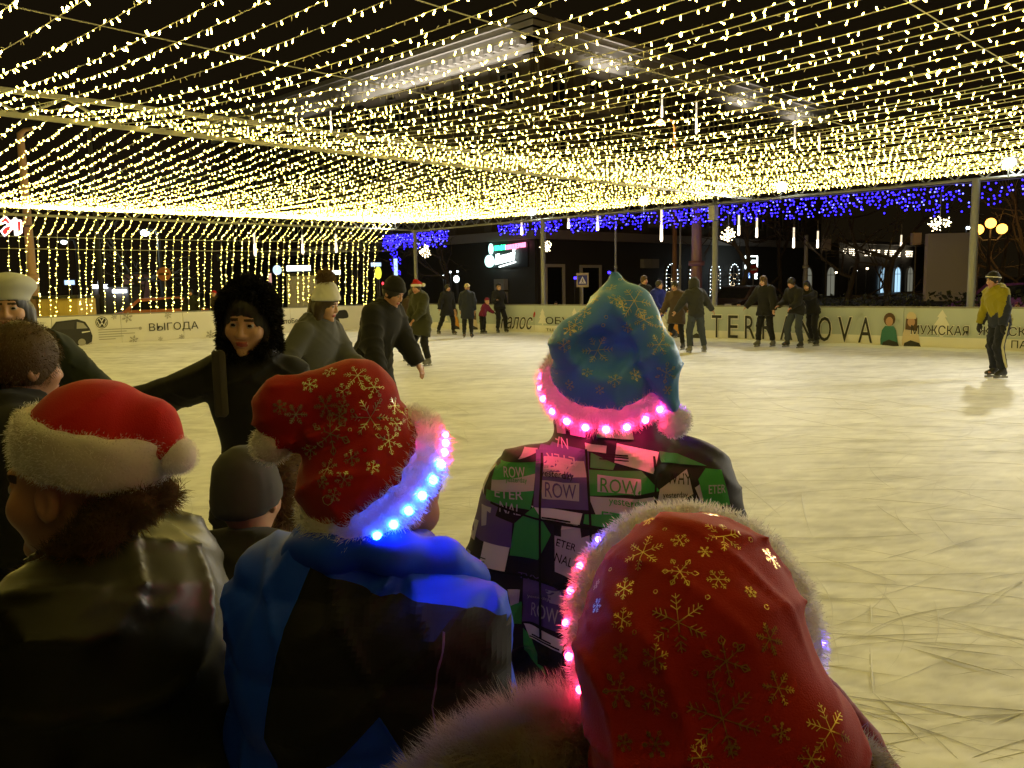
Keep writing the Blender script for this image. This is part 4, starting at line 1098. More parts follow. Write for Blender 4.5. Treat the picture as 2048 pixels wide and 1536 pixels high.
class Fig:
    """posed skeleton in local space: faces -Y, left side +X, feet on z = 0"""
    def __init__(f, H=1.72, lean=4, side=0, twist=0, head=(0, 0, 0), armL=ARM0, armR=ARM0, legL=LEG0, legR=LEG0, foot=.0, hs=1.0, wide=1.0, lift=0.0, neckup=0.0):
        h = f.h = H / 1.75; f.H = H; f.hs = hs * h ** .6; f.w = wide
        S = roty(math.radians(side)) @ rotx(math.radians(lean)); f.T = S @ rotz(math.radians(twist))
        f.pel = np.zeros(3, np.float32)
        spine = lambda d, fw=0: (S @ np.array([0, -fw, d], np.float32)) * h
        f.waist = spine(.16); f.chest = spine(.36); f.neck = spine(.525); f.ntop = spine(.60 + neckup, .02)
        f.Rh = S @ rotz(math.radians(head[0])) @ rotx(math.radians(head[1] - lean * .55)) @ roty(math.radians(head[2]))
        f.hc = f.ntop + f.Rh @ np.array([0, -.012, .105 * f.hs], np.float32)
        f.sh = {}; f.el = {}; f.wr = {}; f.hd = {}; f.hip = {}; f.kn = {}; f.an = {}; f.adir = {}
        for sd, arm, leg in ((1, armL, legL), (-1, armR, legR)):
            c = lambda v: unit((v[0] * sd, -v[1], v[2]))
            f.sh[sd] = spine(.48) + f.T @ np.array([sd * .175 * h * wide, 0, 0], np.float32)
            f.el[sd] = f.sh[sd] + c(arm[0]) * .29 * h; f.wr[sd] = f.el[sd] + c(arm[1]) * .25 * h
            f.adir[sd] = c(arm[1]); f.hd[sd] = f.wr[sd] + c(arm[1]) * .09 * h
            f.hip[sd] = np.array([sd * .09 * h * wide, 0, -.03 * h], np.float32)
            f.kn[sd] = f.hip[sd] + c(leg[0]) * .43 * h; f.an[sd] = f.kn[sd] + c(leg[1]) * .42 * h
        zmin = min(f.an[1][2], f.an[-1][2]) - .075 * h - foot
        sh_ = np.array([0, 0, -zmin + lift], np.float32)
        for n in ('pel', 'waist', 'chest', 'neck', 'ntop', 'hc'): setattr(f, n, getattr(f, n) + sh_)
        for d in (f.sh, f.el, f.wr, f.hd, f.hip, f.kn, f.an):
            for k_ in d: d[k_] = d[k_] + sh_
        f.foot = foot
    def headq(f, P): return ((P - f.hc.astype(np.float32)) @ f.Rh) / f.hs
    def head(f, P):
        q = f.headq(P)
        d = smin([ell(q, (0, .012, .022), (.074, .094, .104)), ell(q, (0, -.028, -.055), (.054, .060, .064)), ell(q, (.036, -.05, -.022), (.034, .036, .034)), ell(q, (-.036, -.05, -.022), (.034, .036, .034))], .025)
        d = smin([d, cap(q, (-.034, -.074, .036), (.034, -.074, .036), .009, .009), ell(q, (0, -.076, -.1), (.022, .018, .018))], .018)
        for s in (1, -1):
            d = smax(d, -ell(q, (s * .032, -.099, .012), (.020, .016, .011)), .012)
            d = np.minimum(d, ell(q, (s * .031, -.0735, .012), (.0135, .0125, .0125)))
            ear = smax(ell(q, (s * .080, .014, -.004), (.011, .021, .034)), -ell(q, (s * .092, .010, .0), (.010, .011, .020)), .006); d = smin([d, ear], .007)
        d = smin([d, cap(q, (0, -.086, .020), (0, -.104, -.020), .006, .0095), ell(q, (.011, -.092, -.026), (.008, .009, .007)), ell(q, (-.011, -.092, -.026), (.008, .009, .007))], .016)
        d = smin([d, ell(q, (0, -.087, -.054), (.024, .012, .0055)), ell(q, (0, -.086, -.065), (.020, .012, .006))], .006)
        return d * f.hs
    def body(f, P, fingers=True):
        h = f.h; w_ = f.w; ds = [f.head(P), cap(P, f.neck, f.ntop + (f.hc - f.ntop) * .3, .055 * h, .05 * h)]
        d = smin(ds, .03)
        ds = [d, ell(P, f.chest, (.16 * h * w_, .105 * h, .2 * h), f.T), ell(P, f.waist, (.14 * h * w_, .1 * h, .17 * h), f.T), ell(P, f.pel, (.15 * h * w_, .11 * h, .13 * h))]
        for s in (1, -1):
            ds += [cap(P, f.sh[s], f.el[s], .055 * h, .042 * h), cap(P, f.el[s], f.wr[s], .042 * h, .028 * h)]
            ds += [cap(P, f.hip[s], f.kn[s], .08 * h, .055 * h), cap(P, f.kn[s], f.an[s], .054 * h, .036 * h), cap(P, f.an[s] + [0, .02, -.03], f.an[s] + [0, -.12 * h, -.05 * h], .032 * h, .026 * h)]
        d = smin(ds, .03 * h)
        for s in (1, -1): d = smin([d, f.hand(P, s, fingers)], .008)
        return d
    def hand(f, P, s, fingers=True, grow=0.0):
        h = f.h; a = f.adir[s]; up = np.array([0, 0, 1], np.float32) if abs(a[2]) < .8 else np.array([0, -1, 0], np.float32)
        b = unit(np.cross(a, up)); n = unit(np.cross(b, a)); w0 = f.wr[s]; R = np.stack([b, a, n], 1)
        ds = [ell(P, w0 + a * .05 * h, (.040 * h + grow, .052 * h + grow, .017 * h + grow), R)]
        for i, (o, l) in enumerate(((-.029, .070), (-.010, .080), (.009, .075), (.027, .058))):
            p0 = w0 + a * .082 * h + b * o * h; p1 = p0 + (a - n * .25) * l * .5 * h; p2 = p1 + (a - n * .9) * l * .45 * h
            ds += [cap(P, p0, p1, .0095 * h + grow, .009 * h + grow), cap(P, p1, p2, .009 * h + grow, .0075 * h + grow)]
        t0 = w0 + a * .03 * h - b * .034 * h; t1 = t0 + (a * .7 - b * .55 - n * .2) * .045 * h; t2 = t1 + (a * .9 - n * .3) * .03 * h
        ds += [cap(P, t0, t1, .013 * h + grow, .011 * h + grow), cap(P, t1, t2, .011 * h + grow, .009 * h + grow)]
        return smin(ds, .006)
    def coat(f, P, length=.18, puff=.03, flare=.02, hood=None, seed=0.0, fold=.006, cut_wrist=True, collar=.03, quilt=0):
        h = f.h; w_ = f.w; p = puff
        ds = [ell(P, f.chest + (f.neck - f.chest) * .25, (.185 * h * w_ + p, .12 * h + p, .19 * h + p * .6), f.T), ell(P, f.chest, (.165 * h * w_ + p, .12 * h + p, .21 * h + p), f.T),
              ell(P, f.waist, (.15 * h * w_ + p, .115 * h + p, .19 * h), f.T), ell(P, f.pel, (.17 * h * w_ + p, .135 * h + p, .16 * h))]
        d = smin(ds, .06 * h)
        if length > .04:
            hem = f.pel * 1.0; mid = (f.kn[1] + f.kn[-1]) * .5; L_ = length * 1.75 * h
            hem = f.pel + unit(mid - f.pel) * L_
            q = P.copy(); q[:, 1] = (q[:, 1] - f.pel[1]) * 1.18 + f.pel[1]; hq = hem.copy(); hq[1] = (hq[1] - f.pel[1]) * 1.18 + f.pel[1]
            d = smin([d, cap(q, f.pel, hq, .175 * h * w_ + p * .8, .175 * h * w_ + p * .8 + flare)], .05 * h)
            for s in (1, -1):
                e = f.hip[s] + (f.kn[s] - f.hip[s]) * min(1.0, L_ / (.43 * h)); d = smin([d, cap(P, f.hip[s], e, .095 * h + p, .085 * h + p)], .05)
            d = smax(d, unit(mid - f.pel)[None, :] @ (P - hem).T if False else (P - hem) @ unit(mid - f.pel), .012)
        else:
            d = smax(d, (f.pel[2] - .13 * h - (-.04 + length) * h) - P[:, 2], .012)
        sl = []
        for s in (1, -1):
            we = f.wr[s] + f.adir[s] * .01
            a = smin([cap(P, f.sh[s], f.el[s], .068 * h + p, .052 * h + p), cap(P, f.el[s], we, .053 * h + p, .040 * h + p * .8)], .03)
            sl.append(smax(a, (P - we) @ f.adir[s], .01))
        d = smin([d] + sl, .035 * h)
        if collar: d = smin([d, smax(cap(P, f.neck - (f.ntop - f.neck) * .4, f.neck + (f.ntop - f.neck) * 1.0, .085 * h + collar, .075 * h + collar), (P - f.ntop - (f.ntop - f.neck) * .15) @ unit(f.ntop - f.neck), .015)], .03)
        if hood == 'down':
            d = smin([d, ell(P, f.neck + f.T @ np.array([0, .10 * h, -.02 * h], np.float32), (.13 * h, .075 * h, .11 * h), f.T)], .04)
        if quilt:
            d = d - .010 * np.sqrt(np.abs(np.sin(PI_ * (P[:, 2] + .02 * np.sin(P[:, 0] * 9)) / quilt)) + .02)
        if fold: d = d - fold * creases(P, seed, h)
        return d
    def hood_up(f, P, grow=.035):
        q = f.headq(P); d = smin([ell(q, (0, .02, .02), (.098 + grow, .118 + grow, .135 + grow)), ell(q, (0, .02, -.1), (.10 + grow, .1 + grow, .09))], .05)
        inner = smin([ell(q, (0, -.03, .005), (.088, .12, .122)), cap(q, (0, -.05, -.005), (0, -.3, -.02), .088, .115)], .02)
        return smax(smax(d, -inner, .012), -.085 - q[:, 1], .01) * f.hs
    def trousers(f, P, puff=.018, seed=0.):
        h = f.h; ds = [ell(P, f.pel, (.155 * h * f.w + puff, .12 * h + puff, .13 * h))]
        for s in (1, -1):
            e = f.an[s] + (f.kn[s] - f.an[s]) * .10
            ds += [cap(P, f.hip[s], f.kn[s], .085 * h + puff, .062 * h + puff), smax(cap(P, f.kn[s], e, .060 * h + puff, .048 * h + puff), (P - e) @ unit(e - f.kn[s]), .008)]
        d = smin(ds, .025)
        return d - .006 * creases(P * 1.3, seed)
    def boot(f, P, s, big=1.0):
        h = f.h; a = f.an[s]; up = unit(f.kn[s] - a)
        heel = a + np.array([0, .035 * h, -.055 * h], np.float32); toe = a + np.array([s * .02, -.135 * h, -.058 * h], np.float32)
        d = smin([cap(P, heel, toe, .038 * h * big, .034 * h * big), cap(P, a + [0, .01, -.03], a + up * .12 * h, .05 * h * big, .056 * h * big), cap(P, a + [0, -.02, 0], toe, .045 * h * big, .03 * h)], .025)
        d = smax(d, (P - (a + up * .15 * h)) @ up, .01)
        return np.maximum(d, (a[2] - .088 * h) - P[:, 2])
    def beanie(f, P, low=.045, grow=.016, tall=0.0, ribs=True):
        q = f.headq(P); d = smin([ell(q, (0, .012, .03), (.080 + grow, .099 + grow, .108 + grow + tall)), ell(q, (0, .03, .09 + tall), (.06, .07, .05 + tall * .5))], .04)
        if ribs: an = np.arctan2(q[:, 1], q[:, 0]); d = d + .0025 * np.sin(an * 34)
        n = unit((0, .30, 1)); cut = low - (q @ n); cuff = ell(q, (0, .012, .03), (.086 + grow, .106 + grow, .116 + grow)); band = smax(cuff, np.abs(q @ n - low - .018) - .02, .008)
        return smin([smax(d, cut, .008), smax(band, cut, .006)], .008) * f.hs
    def hair(f, P, length=0.0, back=.0, grow=.012):
        q = f.headq(P); d = ell(q, (0, .016, .03), (.080 + grow, .098 + grow, .108 + grow))
        face = smin([ell(q, (0, -.11, -.03), (.066, .075, .085)), cap(q, (0, -.12, -.1), (0, -.05, -.2), .08, .09)], .02)
        d = smax(d, -face, .01); low = -.055 - q[:, 2]
        d = smax(d, low, .02)
        if length: 
            lk = [cap(q, (s * .065, .02, -.02), (s * .085, -.03 + back, -.05 - length), .045, .03) for s in (1, -1)] + [cap(q, (0, .07, 0), (0, .085, -.05 - length), .07, .045)]
            d = smin([d] + lk, .03)
        ph = np.arctan2(q[:, 0], q[:, 1]) * 22 + q[:, 2] * 30
        return (d + .0022 * np.sin(ph)) * f.hs
    def face_mi(f, c):
        q = f.headq(c.astype(np.float32)); mi = np.zeros(len(c), np.int32)
        ax = np.abs(q[:, 0])
        mi[(ax < .021) & (q[:, 2] > -.067) & (q[:, 2] < -.049) & (q[:, 1] < -.084)] = 1
        e = np.sqrt((ax - .031) ** 2 + ((q[:, 2] - .012) * 1.5) ** 2); mi[(e < .0135) & (q[:, 1] < -.07)] = 4; mi[(e < .0085) & (q[:, 1] < -.07)] = 2
        mi[(ax > .012) & (ax < .052) & (np.abs(q[:, 2] - .036 + ax * .08) < .006) & (q[:, 1] < -.05)] = 3
        return mi
def bounds(pts, m):
    p = np.array(pts); return p.min(0) - m, p.max(0) + m
def wparent(o, root):
    """hang a world-space object under a placed root"""
    o.parent = root
    o.matrix_parent_inverse = (Matrix.Translation(root.location) @ root.rotation_euler.to_matrix().to_4x4()).inverted()
    return o
def person(label, pos=None, rz=0, res=.024, skin=SKIN, coat=None, trousers=None, boots=None, skates=True, hat=None, hair=None, scarf=None, gloves=None, hood=None, group=None, head_at=None, kid=False, face=True, bodyres=None, **pose):
    if skates: pose.setdefault('foot', .055)
    if pos is not None: pose['H'] = pose.get('H', 1.72) * .945
    if head_at is not None:
        H = pose.get('H', 1.7)
        for _ in range(4):
            pose['H'] = H; F_ = Fig(**pose); H = H * (head_at[2] / F_.hc[2])
        pose['H'] = H
    F_ = Fig(**pose); h = F_.h; r = math.radians(rz)
    if head_at is not None:
        q = rotz(r) @ F_.hc; pos = (head_at[0] - q[0], head_at[1] - q[1])
    root = empty('person', (pos[0], pos[1], 0.012 if skates else .008), r, label, 'person', group)
    allp = [F_.hc, F_.pel] + [d[s] for d in (F_.sh, F_.el, F_.wr, F_.hd, F_.kn, F_.an) for s in (1, -1)]
    br = bodyres or res
    lo, hi = bounds(allp, .2 * max(h, .8))
    blob('body', lambda P: F_.body(P), lo, hi, br, [skin, LIP, EYE, BROW, EYEW], root, F_.face_mi)
    sd = float(len(label) % 13)
    if trousers: 
        lo, hi = bounds([F_.pel] + [d[s] for d in (F_.kn, F_.an) for s in (1, -1)], .22 * h)
        blob('trousers', lambda P: F_.trousers(P, trousers.get('puff', .016), sd), lo, hi, res, trousers['m'], root)
    if coat:
        lo, hi = bounds(allp, .27 * h); kw = {k_: v_ for k_, v_ in coat.items() if k_ not in ('m', 'mi', 'mats')}
        blob('coat', lambda P: F_.coat(P, seed=sd, **kw), lo, hi, coat.get('res', res) if 'res' in coat else res, coat.get('mats', coat['m']), root, coat.get('mi'))
    if boots:
        for s in (1, -1):
            lo, hi = bounds([F_.an[s], F_.an[s] + [0, -.15 * h, 0], F_.an[s] + [0, 0, .14 * h], F_.an[s] - [0, 0, .1 * h]], .07)
            b_ = blob('skate' if skates else 'boot', lambda P: F_.boot(P, s), lo, hi, min(res, .014), boots, root)
            if skates:
                a = F_.an[s]; z = a[2] - .088 * h
                k = MB(); k.box((a[0] + s * .01, a[1] - .05 * h, z - .028), (.006, .27 * h, .03)); k.box((a[0], a[1] + .02 * h, z - .01), (.03, .05, .03)); k.box((a[0] + s * .015, a[1] - .1 * h, z - .01), (.03, .05, .03))
                k.build('blade', M['steel'], b_)
    if gloves:
        for s in (1, -1):
            lo, hi = bounds([F_.wr[s], F_.hd[s]], .11 * h)
            blob('glove', lambda P: smin([F_.hand(P, s, True, .006), cap(P, F_.wr[s] - F_.adir[s] * .03, F_.wr[s] + F_.adir[s] * .02, .036 * h, .036 * h)], .02), lo, hi, min(res, .012), gloves, root)
    lo, hi = bounds([F_.hc], .24 * max(h, .85)); hr = min(res, .016)
    if hair: blob('hair', lambda P: F_.hair(P, hair.get('length', 0), hair.get('back', 0), hair.get('grow', .012)), lo - [0, 0, hair.get('length', 0)], hi, hr, hair['m'], root)
    if hood == 'up' or (isinstance(hood, dict)):
        hm = coat['m'] if not isinstance(hood, dict) else hood['m']
        ho, v, Fq = blob('hood', lambda P: F_.hood_up(P, hood.get('grow', .03) if isinstance(hood, dict) else .03), lo - .05, hi + .05, hr, hm, root, keep=True)
        if isinstance(hood, dict) and 'fur' in hood:
            q = F_.headq(v.astype(np.float32)); rim = (np.hypot(q[:, 0], q[:, 2] - .0) > .10)
            N_ = vnormals(v, Fq)[rim]; fur('fur_trim', v[rim], N_, hood.get('len', .05), .0022, hood['fur'], ho, per=hood.get('per', 4), spread=.5, seed=3)
    if scarf:
        lo2, hi2 = bounds([F_.neck], .2 * h)
        blob('scarf', lambda P: ring(P, F_.neck + (F_.ntop - F_.neck) * .55, F_.ntop - F_.neck, .062 * h, .042 * h, 1.3) + .005 * np.sin(P[:, 0] * 60 + P[:, 2] * 50), lo2, hi2, hr, scarf, root)
    if hat:
        ho = blob('hat', lambda P: F_.beanie(P, hat.get('low', .045), tall=hat.get('tall', 0.0), grow=hat.get('grow', .016)), lo, hi + [0, 0, .1], hr, hat['m'], root)
        if 'pom' in hat:
            c = F_.hc + F_.Rh @ np.array([0, .05, .165 + hat.get('tall', 0) * 1.2], np.float32) * F_.hs; R_ = hat.get('pomr', .05)
            pb, v, Fq = blob('pompom', lambda P: ell(P, c, (R_,) * 3), c - R_ * 1.4, c + R_ * 1.4, .012, hat['pom'], ho, keep=True)
            fur('pompom_fur', v, vnormals(v, Fq), .03, .0025, hat['pom'], pb if False else ho, per=4, spread=.5)
        if 'santa' in hat:
            tip = F_.hc + F_.Rh @ np.array(hat['santa'], np.float32) * F_.hs; top = F_.hc + F_.Rh @ np.array([0, .02, .13], np.float32) * F_.hs
            k = blob('hat_tail', lambda P: cap(P, top, tip, .06, .02), *bounds([top, tip], .08), .014, hat['m'], ho)
            blob('pompom', lambda P: ell(P, tip, (.045,) * 3), *bounds([tip], .06), .012, hat['trim'], ho)
            blob('trim', lambda P: F_.hs * smax(ell(F_.headq(P), (0, .012, .03), (.112, .130, .15)), np.abs(F_.headq(P) @ unit((0, .30, 1)) - .05) - .026, .01), lo, hi, .014, hat['trim'], ho)
    return root, F_
# ------------------------------------------------------------------ skaters on the ice
BLK = cloth((.012, .012, .014)); NAVY = cloth((.018, .022, .035)); CHAR = cloth((.030, .031, .034)); OLIVE = cloth((.040, .042, .022)); GREY = cloth((.075, .078, .088)); BRN = cloth((.075, .052, .036)); JEAN = cloth((.045, .055, .075)); MAG = cloth((.16, .015, .05)); BLUE = cloth((.012, .02, .22)); WINE = cloth((.07, .012, .02)); YEL = cloth((.24, .21, .012)); WHT = cloth((.66, .64, .62)); RED = cloth((.42, .012, .012)); KNITW = cloth((.60, .60, .62)); TAN = cloth((.38, .28, .17)); SKB = mat('black_boot', (.02, .02, .02), .35); SKW = mat('white_boot', (.62, .60, .56), .4); SKG = mat('grey_boot', (.13, .13, .12), .45)
HAIRB = mat('brown_hair', (.035, .020, .010), .5); HAIRK = mat('black_hair', (.010, .008, .007), .5); HAIRL = mat('light_brown_hair', (.075, .040, .016), .6)
FURB = mat('black_fur', (.010, .009, .009), .8, spec=.2); FURN = fur_mat('brown_fur', (.20, .135, .08), .35)
GRP = 'skaters on the ice'
def feet(px, py): p = ground(px, py); return (p.x, p.y)
LS = ((.12, .20, -1), (.06, -.22, -1)); LB = ((.18, -.20, -1), (.12, -.52, -1)); LF = ((.14, .42, -1), (.06, -.08, -1))
# --- woman in black fur hood, arm stretched out to the left, holding hands
W1, F1 = person('woman in black coat and black fur hood reaching one arm out to the left', None, 6, res=.008, bodyres=.0048, head_at=at(496, 652, 3.05), H=1.70, lean=3, wide=.84, head=(-6, 12, 5), skates=True,
    coat=dict(m=BLK, length=.20, puff=.014, flare=.03, fold=.0045), trousers=dict(m=BLK), boots=SKB, hood=dict(m=FURB, fur=FURB, per=8, len=.020, grow=.010),
    hair=dict(m=HAIRK, length=.05, grow=.008), armR=((.85, -.40, -.30), (.90, -.34, -.12)), armL=((.35, -.08, -1), (.25, .10, -1)), scarf=cloth((.02, .018, .016)), group=GRP)
c_ = F1.chest + np.array([-.085, -.150, .10])
blob('scarf_end', lambda P: rbox(P, c_ + np.zeros(3), (.024, .014, .12), .012) + .0025 * np.sin(P[:, 0] * 260), c_ - np.array([.1, .1, .3]), c_ + np.array([.1, .1, .3]), .007, cloth((.05, .045, .040)), W1)
MB().sphere(tuple(F1.chest + np.array([.045, -.165, .02])), (.020, .006, .008), 8, 5).build('brooch', mat('silver', (.8, .8, .8), .2, 1.0), W1)
# --- woman in grey coat with white knitted hat, profile to the right
W2, F2_ = person('woman in grey coat and white knitted hat with brown pompom holding out her hand', None, 62, res=.011, bodyres=.006, head_at=at(652, 613, 6.2), H=1.68, lean=10, head=(12, 14, 0),
    coat=dict(m=GREY, length=.26, puff=.022, flare=.04, hood='down', fold=.0045), trousers=dict(m=BLK), boots=SKB, hat=dict(m=KNITW, pom=FURN, pomr=.055, tall=.03, low=.035), hair=dict(m=HAIRB, length=.20), scarf=WINE,
    armL=((.10, .55, -1), (-.10, 1, -.30)), armR=((.75, -.25, -1), (.80, -.25, -.9)), group=GRP)
# --- man in black, hunched, profile right
person('hunched man in black coat and black knitted hat seen from the side', None, 64, res=.013, bodyres=.007, head_at=at(787, 590, 7.9), H=1.74, lean=20, head=(0, 20, 0), skin=SKIN_D,
    coat=dict(m=BLK, length=.17, puff=.04, flare=.0, fold=.006), trousers=dict(m=BLK, puff=.03), boots=SKB, hat=dict(m=BLK, low=.03, tall=.012), hair=dict(m=HAIRK), armL=((.2, .3, -1), (.1, .55, -1)), armR=((.25, .1, -1), (.2, .4, -1)), legL=LS, legR=LB, group=GRP)
# --- couple: olive coat with santa hat, woman beside him
person('man in olive coat and red santa hat skating close to a dark haired woman', feet(848, 732), -48, res=.02, H=1.80, lean=8, head=(15, 10, 0), skin=SKIN_D, coat=dict(m=OLIVE, length=.20, puff=.035, hood='down'), trousers=dict(m=BLK), boots=SKG,
    hat=dict(m=RED, santa=(.10, .12, .03), trim=WHT, low=.05), hair=dict(m=HAIRB), armL=((.1, .4, -1), (-.1, .7, -.7)), armR=((.15, .2, -1), (0, .5, -.9)), legL=LS, legR=LF, group=GRP)
person('dark haired woman in brown jacket and white skates beside the santa hat man', feet(820, 722), 60, res=.02, H=1.66, lean=10, head=(0, 16, 0), coat=dict(m=cloth((.06, .04, .028)), length=.06, puff=.03), trousers=dict(m=BLK, puff=.008), boots=SKW,
    hair=dict(m=HAIRK, length=.14), scarf=FURN, armL=((.1, .3, -1), (-.3, .8, -.5)), armR=((.3, .1, -1), (.1, .4, -1)), legL=LS, legR=LS, group=GRP)
# --- middle distance
person('man in dark coat skating with a dark bag left of the light hatted woman', feet(895, 670), 40, res=.026, H=1.74, lean=6, coat=dict(m=BLK, length=.16), trousers=dict(m=BLK), boots=SKB, hair=dict(m=HAIRK), armR=((.35, -.1, -1), (.3, .0, -1)), legL=LF, legR=LB, group=GRP)
person('woman in navy coat with a cream hat and grey fur hood seen from behind', feet(936, 676), 170, res=.026, H=1.70, lean=4, coat=dict(m=NAVY, length=.20, hood='down'), trousers=dict(m=BLK), boots=SKB, hat=dict(m=cloth((.50, .42, .26))), scarf=cloth((.12, .11, .10)), group=GRP)
person('small child in magenta suit leaning forward by the boards', feet(966, 668), 60, res=.026, H=1.18, lean=24, hs=1.15, coat=dict(m=MAG, length=.05, puff=.03), trousers=dict(m=BLK, puff=.025), boots=SKB, hat=dict(m=MAG), gloves=BLK, armL=((.1, .7, -1), (0, 1, -.5)), group=GRP)
person('man in black leaning back on the boards holding something white', feet(1000, 666), 30, res=.026, H=1.72, lean=-5, coat=dict(m=BLK, length=.06), trousers=dict(m=BLK), boots=SKB, hat=dict(m=BLK), armR=((.2, .2, -1), (.1, 1, .2)), armL=((.5, -.3, -1), (.4, -.4, -.6)), legL=LF, legR=LF, group=GRP)
person('man in dark coat walking towards the camera in front of the car lettering', feet(388, 672), 0, res=.026, H=1.70, lean=3, coat=dict(m=cloth((.022, .024, .016)), length=.20), trousers=dict(m=BLK, puff=.008), boots=SKB, hair=dict(m=HAIRK), armR=((.35, .05, -1), (.25, .1, -1)), armL=((.35, .05, -1), (.25, .1, -1)), group=GRP)
person('person in brown coat and red hat half hidden behind the fur hood', feet(436, 668), -20, res=.028, H=1.62, lean=6, coat=dict(m=BRN, length=.18), trousers=dict(m=BLK), boots=SKB, hat=dict(m=RED), group=GRP)
person('man in black behind the tip of the blue hat', feet(1284, 690), 30, res=.028, H=1.84, lean=6, coat=dict(m=BLK, length=.14), trousers=dict(m=BLK), boots=SKB, hair=dict(m=HAIRL), group=GRP)
person('person in bright blue jacket beside the brown coated woman', feet(1312, 692), 40, res=.026, H=1.70, lean=8, coat=dict(m=BLUE, length=.10, puff=.035), trousers=dict(m=BLK), boots=SKB, hair=dict(m=HAIRK), armR=((.2, .3, -1), (0, .7, -.6)), group=GRP)
person('woman in brown hooded coat gliding on one leg right of the blue hat', feet(1354, 700), -38, res=.024, H=1.68, lean=10, coat=dict(m=BRN, length=.18, puff=.03, hood='down'), trousers=dict(m=BLK, puff=.008), boots=SKB, hair=dict(m=HAIRK), armL=((.4, .2, -1), (.6, .5, -.6)), armR=((.3, .2, -1), (.2, .6, -.8)), legL=((.1, .1, -1), (.1, -.12, -1)), legR=((.15, .2, -1), (.1, -1, -.35)), group=GRP)
person('person in dark hooded jacket and jeans skating away with arms out', feet(1392, 706), 195, res=.022, H=1.74, lean=10, coat=dict(m=CHAR, length=.04, puff=.035, hood='down'), trousers=dict(m=JEAN, puff=.022), boots=SKG, hood=dict(m=CHAR), armL=((.75, .1, -1), (.7, .2, -1)), armR=((.75, .1, -1), (.8, .2, -.9)), legL=LS, legR=((.2, .15, -1), (.15, -.15, -1)), group=GRP)
person('person in black coat with a brown fur hood skating before the big lettering', feet(1531, 694), -50, res=.022, H=1.78, lean=9, head=(0, 14, 0), coat=dict(m=BLK, length=.12, puff=.04, hood='down'), trousers=dict(m=BLK), boots=SKG, hair=dict(m=HAIRL, length=.03), scarf=FURN, armL=((.35, .1, -1), (.2, .25, -1)), armR=((.5, .35, -1), (.5, .5, -.8)), legL=((.14, .1, -1), (.1, -.25, -1)), legR=((.12, .2, -1), (.05, .0, -1)), group=GRP)
person('man in black jacket and jeans hugged from behind on the ice', feet(1592, 696), -62, res=.022, H=1.74, lean=14, head=(0, 16, 0), skin=SKIN_D, coat=dict(m=BLK, length=.08, puff=.03), trousers=dict(m=JEAN, puff=.02), boots=SKB, hair=dict(m=HAIRK), armL=((.15, .3, -1), (-.1, .8, -.5)), armR=((.2, .35, -1), (-.1, .9, -.35)), legL=LS, legR=LF, group=GRP)
person('person in black with beige sleeves hugging the man in jeans from behind', feet(1624, 692), -60, res=.022, H=1.66, lean=20, head=(20, 8, 0), coat=dict(m=BLK, length=.06, puff=.02), trousers=dict(m=BLK), boots=SKB, hair=dict(m=HAIRK, length=.06), gloves=TAN, armL=((.2, 1, -.35), (-.2, 1, -.1)), armR=((.3, 1, -.4), (-.25, 1, -.05)), legL=LS, legR=LB, group=GRP)
# yellow jacket with dark side panel, striped trousers
def yel_mi(c): return ((np.abs(c[:, 1] + .05) < .045 + .22 * (1.32 - c[:, 2])) & (c[:, 2] < 1.36)).astype(int)
YP, YF = person('man in yellow jacket with dark side panels, striped trousers and a striped hat', feet(1994, 757), -84, res=.014, bodyres=.01, H=1.74, lean=11, head=(0, 6, 0), skin=SKIN_D, coat=dict(m=YEL, mats=[YEL, cloth((.02, .024, .04))], mi=yel_mi, length=.03, puff=.035, hood='down', fold=.006), trousers=dict(m=cloth((.014, .016, .026)), puff=.026), boots=SKB,
    hat=dict(m=BLK), hair=dict(m=HAIRK), gloves=BLK, armL=((.12, -.05, -1), (.1, .15, -1)), armR=((.15, .10, -1), (.1, .3, -1)), legL=((.06, .20, -1), (.02, -.25, -1)), legR=((.08, .06, -1), (.04, -.2, -1)), group=GRP)
for s in (1, -1):
    a, b, c = YF.hip[s], YF.kn[s], YF.an[s]; o_ = np.array([s * .112 * YF.h, 0, 0]); o2 = np.array([s * .088 * YF.h, 0, 0])
    MB().tube([tuple(a + o_), tuple((a + b) / 2 + (o_ + o2) / 2), tuple(b + o2), tuple((b + c) / 2 + o2 * .95), tuple(c + o2 * .8 + np.array([0, 0, .05]))], .022, 6).build('stripe', cloth((.55, .52, .30)), YP)
blob('hat_stripe', lambda P: YF.hs * smax(np.abs(ell(YF.headq(P), (0, .012, .03), (.104, .124, .134))) - .004, np.abs(YF.headq(P) @ unit((0, .3, 1)) - .055) - .012, .003), YF.hc - .2, YF.hc + .2, .008, WHT, YP)
# --- woman with pale beret on the left holding the dark woman's hand
BW, BF = person('smiling woman in pale beret and dark coat at the left edge holding a hand', None, 14, res=.011, bodyres=.005, head_at=at(18, 622, 3.9), H=1.7, lean=4, head=(8, 6, 0), coat=dict(m=cloth((.016, .022, .017)), length=.26, puff=.03, fold=.005), trousers=dict(m=BLK), boots=SKB, hair=dict(m=HAIRK, length=.10, grow=.006),
    armL=((.62, .30, -.62), (.70, .50, -.36)), armR=((.2, .05, -1), (.1, .2, -1)), gloves=None, group=GRP)
BER = cloth((.50, .52, .52), .9)
blob('beret', lambda P: smin([BF.hs * smax(ell(BF.headq(P), (0, .02, .055), (.092, .110, .10)), .03 - BF.headq(P) @ unit((0, .25, 1)), .01), BF.hs * ell(BF.headq(P), (.012, .03, .105), (.115, .125, .062), rotx(-.2))], .03), BF.hc - .25, BF.hc + .28, .008, BER, BW)
